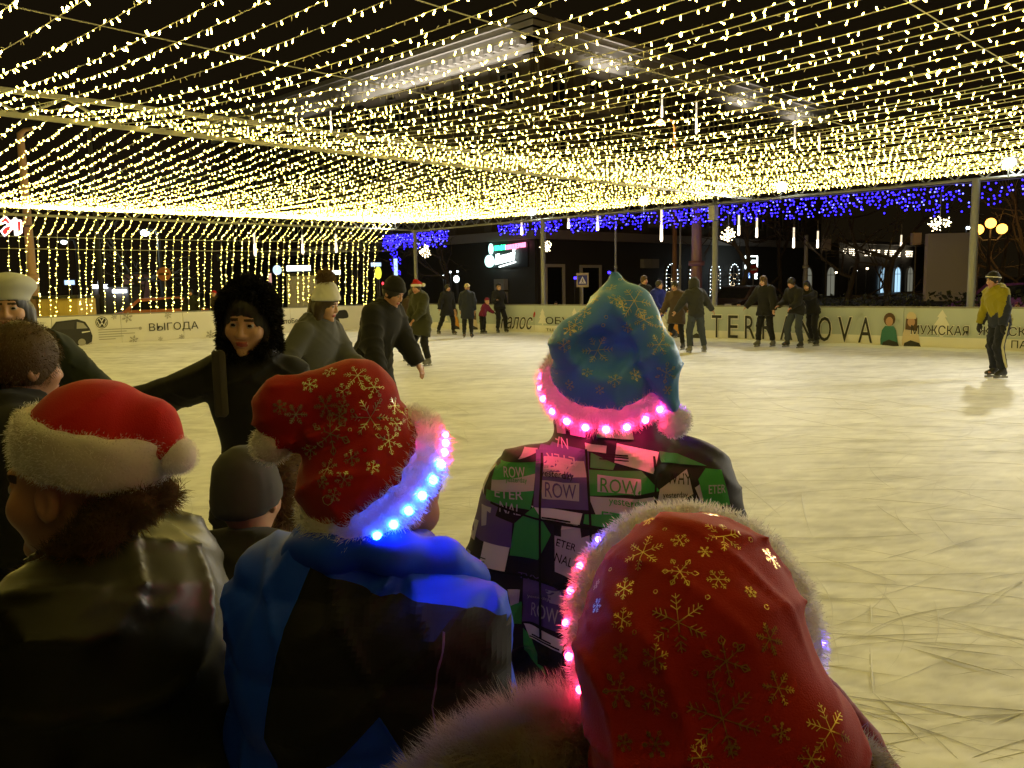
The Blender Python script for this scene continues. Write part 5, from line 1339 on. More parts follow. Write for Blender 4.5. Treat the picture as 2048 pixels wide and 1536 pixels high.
# mittened joined hand between the two women
# ------------------------------------------------------------------ onlookers outside the boards
ON = 'onlookers behind the boards'
for (px, py, Y, c, hm, lab) in ((1926, 598, 22.3, BLK, BLK, 'onlooker in black behind the right hand post'), (1951, 607, 22.0, NAVY, cloth((.35, .33, .33)), 'onlooker with a pale hat next to the yellow jacket'), (1478, 604, 25.5, cloth((.05, .03, .03)), BLK, 'crouching onlooker behind the big lettering'), (1112, 613, 31, BLK, HAIRK, 'onlooker whose dark head shows over the boards left of the blue hat'), (2034, 606, 20.8, BRN, cloth((.25, .06, .12)), 'onlooker with a pink hat at the right edge'), (80, 626, 29, cloth((.03, .05, .03)), HAIRK, 'dark onlooker by the yellow cabinet at the left')):
    p = at(px, py + 10, Y)
    person(lab, None, 0 if px < 1500 else -30, res=.03, head_at=(p.x, p.y, max(p.z, .9)), H=1.3, lean=10, skates=False, coat=dict(m=c, length=.15, puff=.04), trousers=dict(m=BLK), boots=SKB, hat=dict(m=hm), group=ON)
# ------------------------------------------------------------------ the spectators in front
PI = math.pi
def px_of(p):
    """photo pixel of a world point (used only to choose which faces of a garment carry which cloth)"""
    q = (np.asarray(p, np.float64) - np.array([0, 0, CAM_Z])) @ np.array(CAM_R)
    return 1024 + 1671 * q[:, 0] / -q[:, 2], 768 - 1671 * q[:, 1] / -q[:, 2]
def in_poly(x, y, poly):
    ins = np.zeros(len(x), bool); n = len(poly)
    for i in range(n):
        x0, y0 = poly[i]; x1, y1 = poly[(i + 1) % n]
        c = ((y0 > y) != (y1 > y)) & (x < (x1 - x0) * (y - y0) / ((y1 - y0) or 1e-9) + x0); ins ^= c
    return ins
def world_of(root, v): 
    Mx = np.array(Matrix.Translation(root.location) @ root.rotation_euler.to_matrix().to_4x4()); return v @ Mx[:3, :3].T + Mx[:3, 3]
def bvh_of(v, F): return BVHTree.FromPolygons([tuple(map(float, p)) for p in v], [tuple(map(int, q)) for q in F])
FURW = fur_mat('white_plush', (.88, .86, .88), .4)
FURD = fur_mat('dark_brown_fur', (.10, .062, .034), .35)
VEL_R = cloth((.36, .006, .006), .8, .12, name='red_velvet', bump=.12, bscale=600.); VEL_B = cloth((.09, .34, 1.0), .42, .10, .5, name='blue_velvet', bump=.12, bscale=600.); RED_FELT = cloth((.42, .008, .008), .9, .1, name='red_felt', bump=.15, bscale=500.)
GOLD = mat('gold_foil', (.85, .52, .16), .28, .85); PALE = mat('pale_gold_foil', (.75, .70, .45), .28, .8)
LED_B = glow('blue_led_light', (.02, .10, 1.0), 260); LED_C = glow('cyan_led_light', (.010, .075, 1.0), 95); LED_P = glow('pink_led_light', (1.0, .025, .13), 120); LED_V = glow('violet_led_light', (.42, .03, 1.0), 110); LED_Bd = glow('dim_blue_led', (.10, .05, 1.0), 60); LED_Pd = glow('dim_pink_led', (1.0, .03, .12), 60)
def ring_frame(ax):
    ax = unit(ax); e1 = unit(np.cross(ax, [0, 1, 0]) if abs(ax[1]) < .95 else [1, 0, 0])
    if e1[0] < 0: e1 = -e1
    e2 = np.cross(ax, e1)
    if e2[1] > 0: e2 = -e2
    return ax, e1.astype(np.float64), e2.astype(np.float64)
def fbox(pts, m): return bounds([np.array(p) for p in pts], m)
def flakes(name, bv, spots, Y, m, hat, wd=.0012, seed=1, off=.0016):
    """foil snowflakes pressed onto the cloth: (px, py, radius px, style)"""
    gg = np.random.default_rng(seed); k = MB(); eye = Vector((0, 0, CAM_Z))
    for (px, py, R, style) in spots:
        d = (at(px, py, Y) - eye).normalized(); hit = bv.ray_cast(eye, d)
        if hit[0] is None: continue
        p, n = hit[0], hit[1].normalized()
        if n.dot(d) > 0: n = -n
        e1 = n.cross(Vector((0, 0, 1))); e1 = (e1 if e1.length > .1 else Vector((1, 0, 0))).normalized(); e2 = n.cross(e1); rot = gg.uniform(0, 1.05); R *= Y / 1671
        if style == 3: segs = [((.9 * math.cos(i), .9 * math.sin(i)), (.9 * math.cos(i + 1.05), .9 * math.sin(i + 1.05))) for i in np.arange(6) * 1.05]
        elif style == 2:
            segs = flake2d(6, branches=((.35, .2),)) 
            for i in range(6):
                a = i * PI / 3; segs += [((.62 * math.cos(a + .0), .62 * math.sin(a)), (.85 * math.cos(a + .18), .85 * math.sin(a + .18))), ((.85 * math.cos(a + .18), .85 * math.sin(a + .18)), (1.05 * math.cos(a), 1.05 * math.sin(a))), ((1.05 * math.cos(a), 1.05 * math.sin(a)), (.85 * math.cos(a - .18), .85 * math.sin(a - .18))), ((.85 * math.cos(a - .18), .85 * math.sin(a - .18)), (.62 * math.cos(a), .62 * math.sin(a)))]
        else: segs = flake2d(6, branches=((.42, .26), (.62, .24), (.82, .18)) if style == 1 else ((.5, .34), (.78, .22)))
        cr, sr = math.cos(rot), math.sin(rot)
        for a, b in segs:
            pts = []
            for i in range(4):
                t = i / 3; x = a[0] + (b[0] - a[0]) * t; y = a[1] + (b[1] - a[1]) * t; x, y = x * cr - y * sr, x * sr + y * cr
                q = bv.find_nearest(p + e1 * x * R + e2 * y * R)
                nn = q[1].normalized(); nn = nn if nn.dot(d) < 0 else -nn
                pts.append((q[0] + nn * off, nn))
            for i in range(3):
                if gg.random() < .10: continue
                (A, n0), (B, n1) = pts[i], pts[i + 1]; dd = B - A
                if dd.length < 1e-6: continue
                sd = dd.cross(n0).normalized() * wd * gg.uniform(.6, 1.25)
                k.add([A - sd, B - sd, B + sd, A + sd], [(0, 1, 2, 3)])
    o = k.build(name, m, hat); o['kind'] = 'stuff'; return o
def trim_ring(root, hat, c, ax, Rr, rr, sq, leds, seed=1, flen=.012, per=7, droop=.05, low=0.0, squash=1.0, comb=(0, 0, 0), led_out=None):
    """plush band round a hat with little LEDs set in it; leds: (angle deg, material, radius)"""
    ax, e1, e2 = ring_frame(ax)
    f = lambda P: ring(P, c, ax, Rr, rr, sq) + .0025 * np.sin(P[:, 0] * 130) * np.sin(P[:, 2] * 150 + P[:, 1] * 110)
    o, v, F = blob('trim', f, np.array(c) - Rr - rr * 2.2, np.array(c) + Rr + rr * 2.2, .007, FURW, None, keep=True); o.parent = hat
    N_ = vnormals(v, F); out = (np.einsum('ij,ij->i', v - np.array(c), N_) > -.02)
    fur('trim_fur', v[out], N_[out], flen, .00045, FURW, hat, per=per, droop=droop, spread=.45, comb=comb, seed=seed, jit=.003)
    for (th, m, r) in leds:
        a = math.radians(th); d = e1 * math.cos(a) + e2 * math.sin(a)
        p = np.array(c) + d * (Rr + rr * (1.04 if led_out is None else led_out)) - ax * low
        MB().sphere(tuple(p), r, 8, 6).build('led', m, hat, True)
    return o
def pom(root, hat, c, r, seed=2):
    c = np.array(c)
    o, v, F = blob('pompom', lambda P: ell(P, c, (r, r, r * .97)) + .0015 * np.sin(P[:, 0] * 190) * np.sin(P[:, 2] * 170), c - r * 1.3, c + r * 1.3, .0065, FURW, None, keep=True); o.parent = hat
    fur('pompom_fur', v, vnormals(v, F), .006, .0004, FURW, hat, per=8, spread=.55, seed=seed, droop=.02, jit=.002)
def world_hat(root, f, lo, hi, res, m, name='hat'):
    o, v, F = blob(name, f, lo, hi, res, m, None, keep=True)
    wparent(o, root); return o, bvh_of(v, F), v, F
def under(o_list, root):
    for o in o_list: wparent(o, root)
SPEC = 'spectators at the near edge of the ice'

# ---------- man with short brown hair, far left
NH, NF = person('man with short brown hair in a black jacket at the left edge seen from behind', None, 128, res=.012, bodyres=.006, head_at=at(54, 742, 2.45), H=1.74, lean=5, head=(14, 4, 0), skin=SKIN_D, skates=False, coat=dict(m=BLK, length=.10, puff=.05, collar=.04, hood='down', fold=.006), trousers=dict(m=BLK), boots=SKB,
    hair=dict(m=HAIRL, grow=.012), group=SPEC)
lo_, hi_ = NF.hc - .16, NF.hc + .16
hv, hF = sdf_mesh(lambda P: NF.hair(P, 0, 0, .012), lo_, hi_, .012); hn = vnormals(hv, hF); kp = (hv - NF.hc)[:, 2] > -.06
fur('hair_strands', hv[kp], hn[kp], .011, .0007, HAIRL, NH, per=7, droop=.6, spread=.35, comb=(0, .1, -.3), seed=8)

# ---------- child in grey beanie
GB = cloth((.050, .050, .058), .9)
CH, CF = person('small child in a grey knitted beanie between the two santa hats', None, 172, res=.014, bodyres=.010, head_at=at(497, 1005, 2.0), H=1.25, hs=1.1, lean=4, skates=False, coat=dict(m=cloth((.020, .022, .020)), length=.10, puff=.04), trousers=dict(m=BLK), boots=SKB, hat=dict(m=GB, low=-.01, grow=.010), group=SPEC)
p_ = np.array(at(552, 930, 2.12))
hb, hv, hF = blob('fur_hood', lambda P: smin([ell(P, p_, (.05, .05, .055)), ell(P, p_ + np.array([.02, .0, -.09]), (.035, .05, .08))], .03), p_ - .22, p_ + .15, .012, FURN, None, keep=True); wparent(hb, CH)
o = fur('fur_hood_hair', hv, vnormals(hv, hF), .035, .0012, FURN, None, per=5, spread=.5, seed=4); wparent(o, CH)

# ---------- man in plain santa hat, profile to the left
Y0 = 1.40; W = lambda x, y, dy=0.0, Y=Y0: np.array(at(x, y, Y + dy), np.float32)
LEA = mat('olive_leather', (.011, .010, .003), .40, spec=.30); 
SM, SF_ = person('man in a plain red santa hat and a leather jacket with brown fur collar', None, -96, res=.011, bodyres=.0048, head_at=W(140, 988), H=1.62, hs=1.12, lean=20, head=(0, -6, 0), skin=SKIN_D, skates=False, coat=dict(m=LEA, length=.10, puff=.055, collar=.03, fold=.005), trousers=dict(m=BLK), boots=SKB, group=SPEC,
    armL=((.25, .35, -1), (.1, .9, -.5)), armR=((.25, .35, -1), (.1, .9, -.5)))
c = W(190, 890); n_ = unit((.24, -.03, .97)); Rl = np.stack([unit(np.cross([0, 1, 0], n_)), unit(np.cross(n_, np.cross([0, 1, 0], n_))), n_], 1)
hatf = lambda P: smax(smin([ell(P, c, (.112, .108, .112), Rl), cap(P, W(222, 850), W(300, 858), .058, .044), cap(P, W(300, 858), W(338, 900), .044, .022)], .03) - .0014 * creases(P * 1.7, 4.), -((P - c) @ n_), .01)
sh_, bv, v, F = world_hat(SM, hatf, *fbox([c, W(340, 900), W(240, 820)], .14), .007, RED_FELT)
bandf = lambda P: smax(ell(P, c + n_ * .005, (.128, .120, .132), Rl), np.abs((P - c) @ n_ + .002) - .046, .014) + .002 * np.sin(P[:, 0] * 120) * np.sin(P[:, 2] * 140)
b_, v, F = blob('trim', bandf, c - .2, c + .2, .0075, FURW, None, keep=True); N_ = vnormals(v, F)
f_ = fur('trim_fur', v, N_, .006, .0004, FURW, None, per=7, spread=.5, seed=9, jit=.003); pm_c = W(352, 912)
o1, v, F = blob('pompom', lambda P: ell(P, pm_c, (.033, .033, .032)), pm_c - .045, pm_c + .045, .0065, FURW, None, keep=True); f2 = fur('pompom_fur', v, vnormals(v, F), .006, .0004, FURW, None, per=7, spread=.5, seed=10, jit=.002)
under([b_, f_, o1, f2], SM)
cp = [W(330, 985, .02), W(262, 1010, -.05), W(200, 1065, -.09), W(140, 1130, -.11), W(75, 1205, -.11), W(15, 1290, -.08)]
colf = lambda P: smin([cap(P, cp[i], cp[i + 1], .024 + .004 * i, .028 + .004 * i) for i in range(len(cp) - 1)], .02)
o1, v, F = blob('fur_collar', colf, *fbox(cp, .08), .009, FURD, None, keep=True); f1 = fur('fur_collar_hair', v, vnormals(v, F), .020, .0006, FURD, None, per=9, spread=.7, seed=11)
under([o1, f1], SM)

# ---------- boy in red snowflake hat with blue lights
Y0 = 1.20; W = lambda x, y, dy=0.0, Y=Y0: np.array(at(x, y, Y + dy), np.float32)
BLUEJ = cloth((.006, .07, .85), .6, .0, name='blue_nylon'); BLKJ = cloth((.008, .008, .014), .7, .0, name='black_nylon')
B1, BF1 = person('boy in red snowflake hat with glowing blue trim and blue and black jacket', None, 148, res=.012, bodyres=.006, head_at=W(785, 1000, .05), H=1.5, hs=.94, lean=6, head=(-4, 12, -14), skin=SKIN_D, skates=False, wide=.96, trousers=dict(m=BLK), boots=SKB, group=SPEC)
# jacket with cloth regions
lo, hi = bounds([BF1.hc, BF1.pel] + [d[s] for d in (BF1.sh, BF1.el, BF1.wr) for s in (1, -1)], .27)
cv, cF = sdf_mesh(lambda P: BF1.coat(P, length=.06, puff=.040, collar=.045, fold=.0045, seed=2., quilt=.105), lo, hi, .0075)
link('coat', np_mesh('coat', cv, cF, [BLUEJ]), B1)
jb1 = bvh_of(world_of(B1, cv), cF)
hp = [W(600, 1105, -.02), W(680, 1098, -.075), W(790, 1100, -.085), W(880, 1125, -.05), W(935, 1160, .0)]
o1 = blob('hood_roll', lambda P: smin([cap(P, hp[i], hp[i + 1], .030, .032) for i in range(4)], .02) + .003 * np.sin(P[:, 0] * 60 + P[:, 2] * 40), *fbox(hp, .06), .007, BLUEJ)
hk = [W(640, 1170, -.07), W(760, 1190, -.10), W(920, 1210, -.06)]
o2 = blob('hood', lambda P: smin([cap(P, W(690, 1180, -.03), W(615, 1440, -.04), .055, .020), cap(P, W(820, 1190, -.03), W(640, 1400, -.04), .06, .03), cap(P, W(690, 1165, -.03), W(930, 1200, -.0), .040, .035)], .05) + .004 * np.sin(P[:, 0] * 50 + P[:, 2] * 65), *fbox([W(600, 1150), W(930, 1210), W(600, 1480)], .12), .008, BLKJ)
under([o1, o2], B1)
ax = (-.507, -.42, .752); cr = W(735, 945); axu = unit(ax)
hatf = lambda P: smax(smin([cap(P, cr, W(712, 815), .104, .060), cap(P, W(705, 800), W(575, 822, -.02), .056, .044), cap(P, W(560, 825, -.02), W(543, 868, -.03), .036, .012)], .028) - .0028 * creases(P * 2.2, 1.) , -((P - cr) @ axu) - .012, .008)
ht, bv, v, F = world_hat(B1, hatf, *fbox([cr, W(705, 760), W(545, 860)], .13), .0062, VEL_R)
flakes('snowflake_foil', bv, [(715, 752, 30, 1), (748, 775, 26, 2), (740, 835, 42, 1), (788, 812, 22, 0), (686, 783, 18, 0), (686, 812, 14, 0), (662, 868, 42, 2), (622, 900, 22, 0), (792, 848, 18, 0), (777, 882, 30, 2), (680, 833, 18, 2), (656, 938, 24, 1), (688, 958, 20, 0), (646, 965, 14, 0), (703, 915, 18, 0), (652, 812, 26, 1), (560, 815, 16, 0), (592, 828, 24, 1), (668, 990, 16, 0), (655, 1000, 12, 3), (812, 838, 28, 1), (620, 770, 18, 0), (660, 745, 16, 0), (745, 935, 16, 0), (630, 850, 4, 3), (705, 822, 4, 3), (760, 800, 4, 3), (700, 860, 4, 3), (730, 900, 3, 3)], 1.1, PALE, None, .0005, 5).name = 'snowflake_foil'
trim_ring(B1, None, cr - axu * .012, ax, .105, .018, 1.6, [(4, LED_P, .0055), (13, LED_P, .0055), (22, LED_P, .0055)] + [(33 + 12.5 * i, LED_C, .0065) for i in range(9)], seed=21, flen=.010, low=.006, led_out=1.12)
pom(B1, None, W(543, 888, -.03), .027, 22)
# ---------- teenager in blue hat and printed jacket
Y0 = 1.67; W = lambda x, y, dy=0.0, Y=Y0: np.array(at(x, y, Y + dy), np.float32)
def adopt(root, names):
    """hang loose world-space pieces made since the last call under their person"""
    for o in list(COL.objects):
        if o.parent is None and o.type == 'MESH' and o.name.split('.')[0] in names and 'category' not in o and 'kind_done' not in o: wparent(o, root)
LOOSE = ('snowflake_foil', 'trim', 'trim_fur', 'led', 'pompom', 'pompom_fur')
def adopt_hat(root, hat):
    for o in list(COL.objects):
        if o.parent is None and o.type == 'MESH' and o.name.split('.')[0] in LOOSE: 
            o.parent = hat; o.matrix_parent_inverse = (Matrix.Translation(root.location) @ root.rotation_euler.to_matrix().to_4x4() @ Matrix.Identity(4)).inverted() if False else Matrix.Identity(4)
adopt_hat(B1, ht)
PRB = cloth((.014, .011, .022), .65, .1, name='printed_nylon')
B2, BF2 = person('teenager in blue snowflake hat with glowing pink trim and green printed jacket', None, 182, res=.012, bodyres=.008, head_at=W(1212, 775, .055), H=1.62, hs=.90, neckup=.03, lean=5, head=(0, 8, 0), skates=False, wide=1.0, trousers=dict(m=BLK), boots=SKB, group=SPEC, armL=((.35, .05, -1), (.15, .35, -1)), armR=((.35, .05, -1), (.15, .35, -1)))
lo, hi = bounds([BF2.hc, BF2.pel] + [d[s] for d in (BF2.sh, BF2.el, BF2.wr) for s in (1, -1)], .27)
cv, cF = sdf_mesh(lambda P: BF2.coat(P, length=.06, puff=.042, collar=.040, fold=.004, seed=6.), lo, hi, .008)
cvw = world_of(B2, cv)
link('coat', np_mesh('coat', cv, cF, [PRB]), B2)
jb = bvh_of(cvw, cF)
def print_on(name, tris_px, m, off, root=B2, Y=1.62, jb=jb):
    """flat print: 2-D shapes laid on the cloth from behind, straight along +Y"""
    V_ = []; F__ = []
    for tri in tris_px:
        ids = []
        ok = True
        for (x, y) in tri:
            p = at(x, y, Y); h_ = jb.ray_cast(Vector((p.x, p.y - 1.0, p.z)), Vector((0, 1, 0)))
            if h_[0] is None: ok = False; break
            n_ = h_[1] if h_[1].y < 0 else -h_[1]
            V_.append(h_[0] + n_ * off + Vector((0, -off * .5, 0))); ids.append(len(V_) - 1)
        if ok and max((V_[ids[i]] - V_[ids[i - 1]]).length for i in range(len(ids))) < .10: F__.append(tuple(ids))
    if not F__: return None
    o = MB().add(V_, F__).build(name, m, None, True); wparent(o, root); o['kind'] = 'stuff'; return o
def poly_cells(poly, stp=6):
    xs = [p[0] for p in poly]; ys = [p[1] for p in poly]; out = []
    for x in np.arange(min(xs), max(xs), stp):
        for y in np.arange(min(ys), max(ys), stp):
            cell = [(x, y), (x + stp, y), (x + stp, y + stp), (x, y + stp)]
            cl = clip_poly(poly, cell)
            if len(cl) >= 3: out.append([cl[0], cl[1], cl[2]]); out += [[cl[0], cl[i], cl[i + 1]] for i in range(2, len(cl) - 1)]
    return out
def clip_poly(poly, cell):
    """part of a convex polygon inside a square cell"""
    x0, y0 = cell[0]; x1, y1 = cell[2]; P_ = list(poly)
    for (axis, lim, keep) in ((0, x0, 1), (0, x1, -1), (1, y0, 1), (1, y1, -1)):
        out = []
        for i in range(len(P_)):
            a, b = P_[i - 1], P_[i]; ia = keep * (a[axis] - lim) >= 0; ib = keep * (b[axis] - lim) >= 0
            if ia != ib:
                t = (lim - a[axis]) / (b[axis] - a[axis]); out.append((a[0] + (b[0] - a[0]) * t, a[1] + (b[1] - a[1]) * t))
            if ib: out.append(b)
        P_ = out
        if not P_: return []
    return P_
def C7(pts): return [(880 + x / 3.072, 820 + y / 3.072) for x, y in pts]
PG = cloth((.04, .33, .075), .65, .1, name='green_print'); PW = cloth((.78, .74, .80), .65, .1, name='white_print_cloth'); PP = cloth((.12, .08, .28), .65, .1, name='purple_print'); PL = cloth((.50, .46, .60), .65, .1, name='lilac_print'); PK = cloth((.01, .009, .014), .7, .0, name='black_print_cloth')
prints = [
 (PL, [(490, 290), (560, 205), (632, 180), (592, 262)]), (PL, [(320, 330), (355, 285), (340, 350), (300, 372)]),
 (PG, [(365, 330), (592, 305), (582, 372), (335, 425)]), (PL, [(335, 432), (570, 372), (560, 458), (330, 490)]), (PG, [(305, 492), (560, 460), (540, 555), (300, 545)]),
 (PP, [(605, 232), (885, 232), (880, 520), (585, 528)]), (PL, [(645, 285), (860, 285), (872, 362), (640, 372)]), (PL, [(625, 402), (828, 402), (824, 488), (632, 488)]),
 (PW, [(890, 185), (1002, 192), (996, 232), (886, 222)]), (PW, [(1076, 185), (1310, 242), (1258, 332), (1058, 280)]),
 (PG, [(918, 238), (1045, 290), (1030, 318), (912, 312)]), (PG, [(912, 330), (1190, 332), (1282, 432), (895, 452)]), (PL, [(955, 352), (1182, 372), (1170, 440), (950, 432)]), (PL, [(905, 465), (1255, 470), (1250, 530), (940, 552)]), (PG, [(880, 560), (1240, 540), (1195, 640), (872, 605)]),
 (PG, [(1335, 240), (1440, 262), (1600, 325), (1450, 312), (1330, 285)]), (PG, [(1560, 400), (1610, 350), (1700, 362), (1742, 545), (1590, 545)]), (PL, [(1310, 430), (1480, 352), (1502, 470), (1275, 555)]), (PL, [(1532, 440), (1600, 405), (1612, 480), (1560, 510)]),
 (PW, [(572, 540), (838, 556), (822, 612), (628, 612)]), (PW, [(738, 625), (818, 620), (800, 690), (725, 690)]), (PG, [(570, 555), (660, 690), (592, 830), (440, 830), (468, 650)]),
 (PP, [(302, 620), (440, 652), (432, 792), (292, 790)]), (PW, [(282, 795), (422, 802), (392, 940), (252, 940)]),
 (PL, [(700, 672), (830, 640), (842, 760), (800, 905), (700, 880)]), (PL, [(835, 692), (932, 660), (882, 840), (800, 838)]), (PW, [(868, 850), (925, 852), (905, 930), (856, 935)]), (PP, [(925, 690), (1040, 690), (1010, 800), (910, 790)]),
 (PP, [(522, 985), (742, 985), (732, 1240), (512, 1240)]), (PL, [(645, 1005), (722, 1000), (736, 1090), (668, 1090)]), (PG, [(362, 1155), (492, 1122), (492, 1262), (380, 1232)]), (PG, [(512, 1302), (560, 1345), (640, 1500), (520, 1440)]), (PW, [(522, 1268), (742, 1292), (722, 1352), (560, 1342)]), (PL, [(420, 1050), (488, 1045), (480, 1120), (436, 1140)]),
 (PL, [(128, 800), (180, 700), (240, 690), (215, 800)]), (PL, [(120, 900), (190, 880), (190, 955), (120, 950)]), (PL, [(262, 595), (318, 590), (300, 680), (262, 700)]), (PG, [(765, 980), (800, 965), (790, 1010), (765, 1010)]),
 (PL, [(730, 85), (775, 80), (778, 150), (735, 160)]), (PG, [(950, 105), (1150, 95), (1160, 160), (960, 140)]), (PL, [(805, 95), (890, 90), (885, 150), (810, 150)])]
for i_, (m_, poly) in enumerate(prints):
    cx_ = sum(p[0] for p in poly) / len(poly); cy_ = sum(p[1] for p in poly) / len(poly)
    print_on('cloth_print', poly_cells(C7([(cx_ + (x - cx_) * 1.1, cy_ + (y - cy_) * 1.1) for x, y in poly])), m_, .0020 + .00012 * (i_ % 9))
# the same print goes on round the sides and sleeves
gs = np.random.default_rng(77)
for sg in (-1, 1):
    for i_ in range(34):
        y_, z_ = 1.62 + gs.uniform(-.16, .30), gs.uniform(.78, 1.36); w_, h_ = gs.uniform(.02, .05), gs.uniform(.02, .055); V_ = []; F__ = []
        for a in range(5):
            for b in range(5):
                hq = jb.ray_cast(Vector((cvw[:, 0].mean() + sg * 1.0, y_ + (a / 4 - .5) * 2 * w_, z_ + (b / 4 - .5) * 2 * h_ + (a / 4 - .5) * .01)), Vector((-sg, 0, 0)))
                V_.append(None if hq[0] is None or abs(hq[1].x) < .55 else hq[0] + (hq[1] if hq[1].x * sg > 0 else -hq[1]) * (.0018 + .0001 * (i_ % 9)))
        ix = [k_ for k_, q_ in enumerate(V_) if q_ is not None]
        if len(ix) < 25 or max((V_[k_] - V_[0]).length for k_ in ix) > .16: continue
        o = MB().add(V_, [(a * 5 + b, a * 5 + b + 1, a * 5 + b + 6, a * 5 + b + 5) for a in range(4) for b in range(4)]).build('cloth_print', (PG, PL, PP, PW, PL)[i_ % 5], None, True); wparent(o, B2); o['kind'] = 'stuff'
bars = [(950, 232, 180, 8), (985, 246, 145, 8), (960, 262, 170, 7), (618, 592, 165, 9), (628, 606, 130, 7), (565, 1318, 110, 8), (552, 1330, 170, 8), (258, 880, 30, 6), (256, 900, 26, 6), (690, 628, 40, 60), (600, 1350, 60, 120)]
for (x, y, w_, h_) in bars: print_on('cloth_print', poly_cells(C7([(x, y), (x + w_, y + w_ * .05), (x + w_, y + h_ + w_ * .05), (x, y + h_)])), PK, .0034)
def text_print(body, x, y, w_, h_, m, off=.0034, rot=0.0, flip=False, shear=0.0):
    me = text_mesh(body, m, 'cloth_lettering', extrude=0.0, bold=.004, shear=shear); me.calc_loop_triangles()
    co = np.empty(len(me.vertices) * 3, np.float32); me.vertices.foreach_get('co', co); co = co.reshape(-1, 3)[:, :2]; lo_ = co.min(0); ex = co.max(0) - lo_; q = (co - lo_) / ex
    if flip: q = 1 - q
    q[:, 0] *= w_; q[:, 1] *= h_; c, s = math.cos(rot), math.sin(rot)
    X = x + q[:, 0] * c - (-q[:, 1]) * s * -1 * -1; Yp = y + h_ - q[:, 1] + q[:, 0] * s
    tri = [[tuple(C7([(X[i], Yp[i])])[0]) for i in t.vertices] for t in me.loop_triangles]; bpy.data.meshes.remove(me)
    o = print_on('cloth_lettering', tri, m, off); return o
for a in (('ETER', 345, 462, 165, 50, PL, -.03), ('NAL', 372, 530, 125, 62, PL, .05), ('yesterday', 410, 395, 125, 34, PG, -.05), ('yesterday', 615, 340, 190, 45, PK, .03), ('ROW', 640, 405, 180, 78, PP, .0), ('ETER', 955, 535, 210, 52, PG, .08), ('NAL', 1010, 595, 140, 55, PL, .1), ('yesterday', 1000, 460, 215, 48, PG, .06), ('ROW', 955, 362, 215, 72, PG, .08), ('ROW', 400, 345, 125, 55, PL, -.08), ('WHY', 1350, 352, 155, 55, PK, .1), ('yesterday', 1315, 445, 160, 40, PK, .08), ('ETER', 1610, 430, 110, 45, PL, .05), ('ROW', 560, 1118, 155, 90, PL, .02), ('yesterday', 535, 1050, 130, 35, PL, .03), ('ETER', 700, 700, 110, 40, PK, .2), ('NAL', 690, 780, 100, 50, PK, .25), ('TVY', 480, 935, 130, 35, PP, .05)): text_print(*a[:6], rot=a[6])
text_print('ETER', 650, 268, 170, 46, PL, flip=True); text_print('NAL', 680, 180, 110, 55, PL, flip=True)
ax = (-.08, -.60, .79); cr = W(1210, 752); axu = unit(ax)
dent = W(1214, 706, -.132)
hatf = lambda P: smax(smax(smin([cap(P, W(1210, 748), W(1228, 622), .108, .048), cap(P, W(1230, 610), W(1231, 556), .050, .012), cap(P, W(1258, 620, -.03), W(1318, 715, -.07), .050, .034), cap(P, W(1318, 715, -.07), W(1345, 822, -.07), .034, .012), cap(P, W(1150, 690, -.05), W(1215, 630, -.05), .05, .04)], .022), -ell(P, dent, (.074, .080, .052)), .010) - .0026 * creases(P * 2.0, 3.), -((P - cr) @ axu) - .012, .008)
ht, bv, v, F = world_hat(B2, hatf, *fbox([cr, W(1231, 545), W(1345, 820)], .15), .0068, VEL_B)
flakes('snowflake_foil', bv, [(1268, 602, 40, 1), (1222, 577, 14, 0), (1230, 600, 18, 0), (1245, 612, 10, 2), (1326, 655, 26, 2), (1318, 690, 24, 1), (1332, 745, 22, 2), (1195, 700, 34, 1), (1288, 640, 22, 1), (1240, 560, 4, 3), (1250, 562, 4, 3), (1150, 650, 20, 0), (1170, 625, 16, 0), (1128, 690, 16, 0), (1110, 740, 12, 3), (1140, 660, 14, 2), (1255, 655, 12, 0), (1175, 745, 12, 0), (1230, 760, 16, 0), (1270, 750, 14, 0), (1335, 780, 10, 0), (1212, 634, 4, 3), (1206, 650, 4, 3), (1190, 600, 14, 0), (1140, 770, 12, 0), (1200, 780, 10, 0)], 1.6, PALE, None, .00045, 9)
trim_ring(B2, None, cr - axu * .012, ax, .110, .019, 1.55, [(196, LED_P, .006), (182, LED_P, .006)] + [(168 - 17.5 * i, LED_P if i < 8 else LED_V, .0068) for i in range(10)], seed=31, flen=.014, low=.004, droop=.25, led_out=1.12)
pom(B2, None, W(1350, 842, -.06), .031, 32)
adopt_hat(B2, ht)
print_on('black_panel', poly_cells([(632, 1122), (760, 1150), (950, 1175), (1010, 1200), (1200, 1260), (1250, 1600), (880, 1600), (830, 1420), (785, 1345), (700, 1440), (610, 1510), (560, 1420), (570, 1330), (592, 1225)], 9), BLKJ, .003, B1, 1.15, jb1)
def seam(root, jb_, pts, Y, m, wd=2.0, off=.0042):
    for a, b in zip(pts[:-1], pts[1:]):
        d = Vector((b[0] - a[0], b[1] - a[1])).normalized(); n2 = (-d.y * wd, d.x * wd)
        print_on('seam', poly_cells([(a[0] - n2[0], a[1] - n2[1]), (b[0] - n2[0], b[1] - n2[1]), (b[0] + n2[0], b[1] + n2[1]), (a[0] + n2[0], a[1] + n2[1])], 14), m, off, root, Y, jb_)
seam(B1, jb1, [(632, 1122), (592, 1225), (570, 1330), (560, 1420), (610, 1510)], 1.15, BLUEJ, 2.2)
seam(B1, jb1, [(785, 1345), (830, 1420), (880, 1560)], 1.15, BLUEJ, 2.2)
seam(B1, jb1, [(900, 1200), (880, 1330), (905, 1470)], 1.15, PP, 1.6)
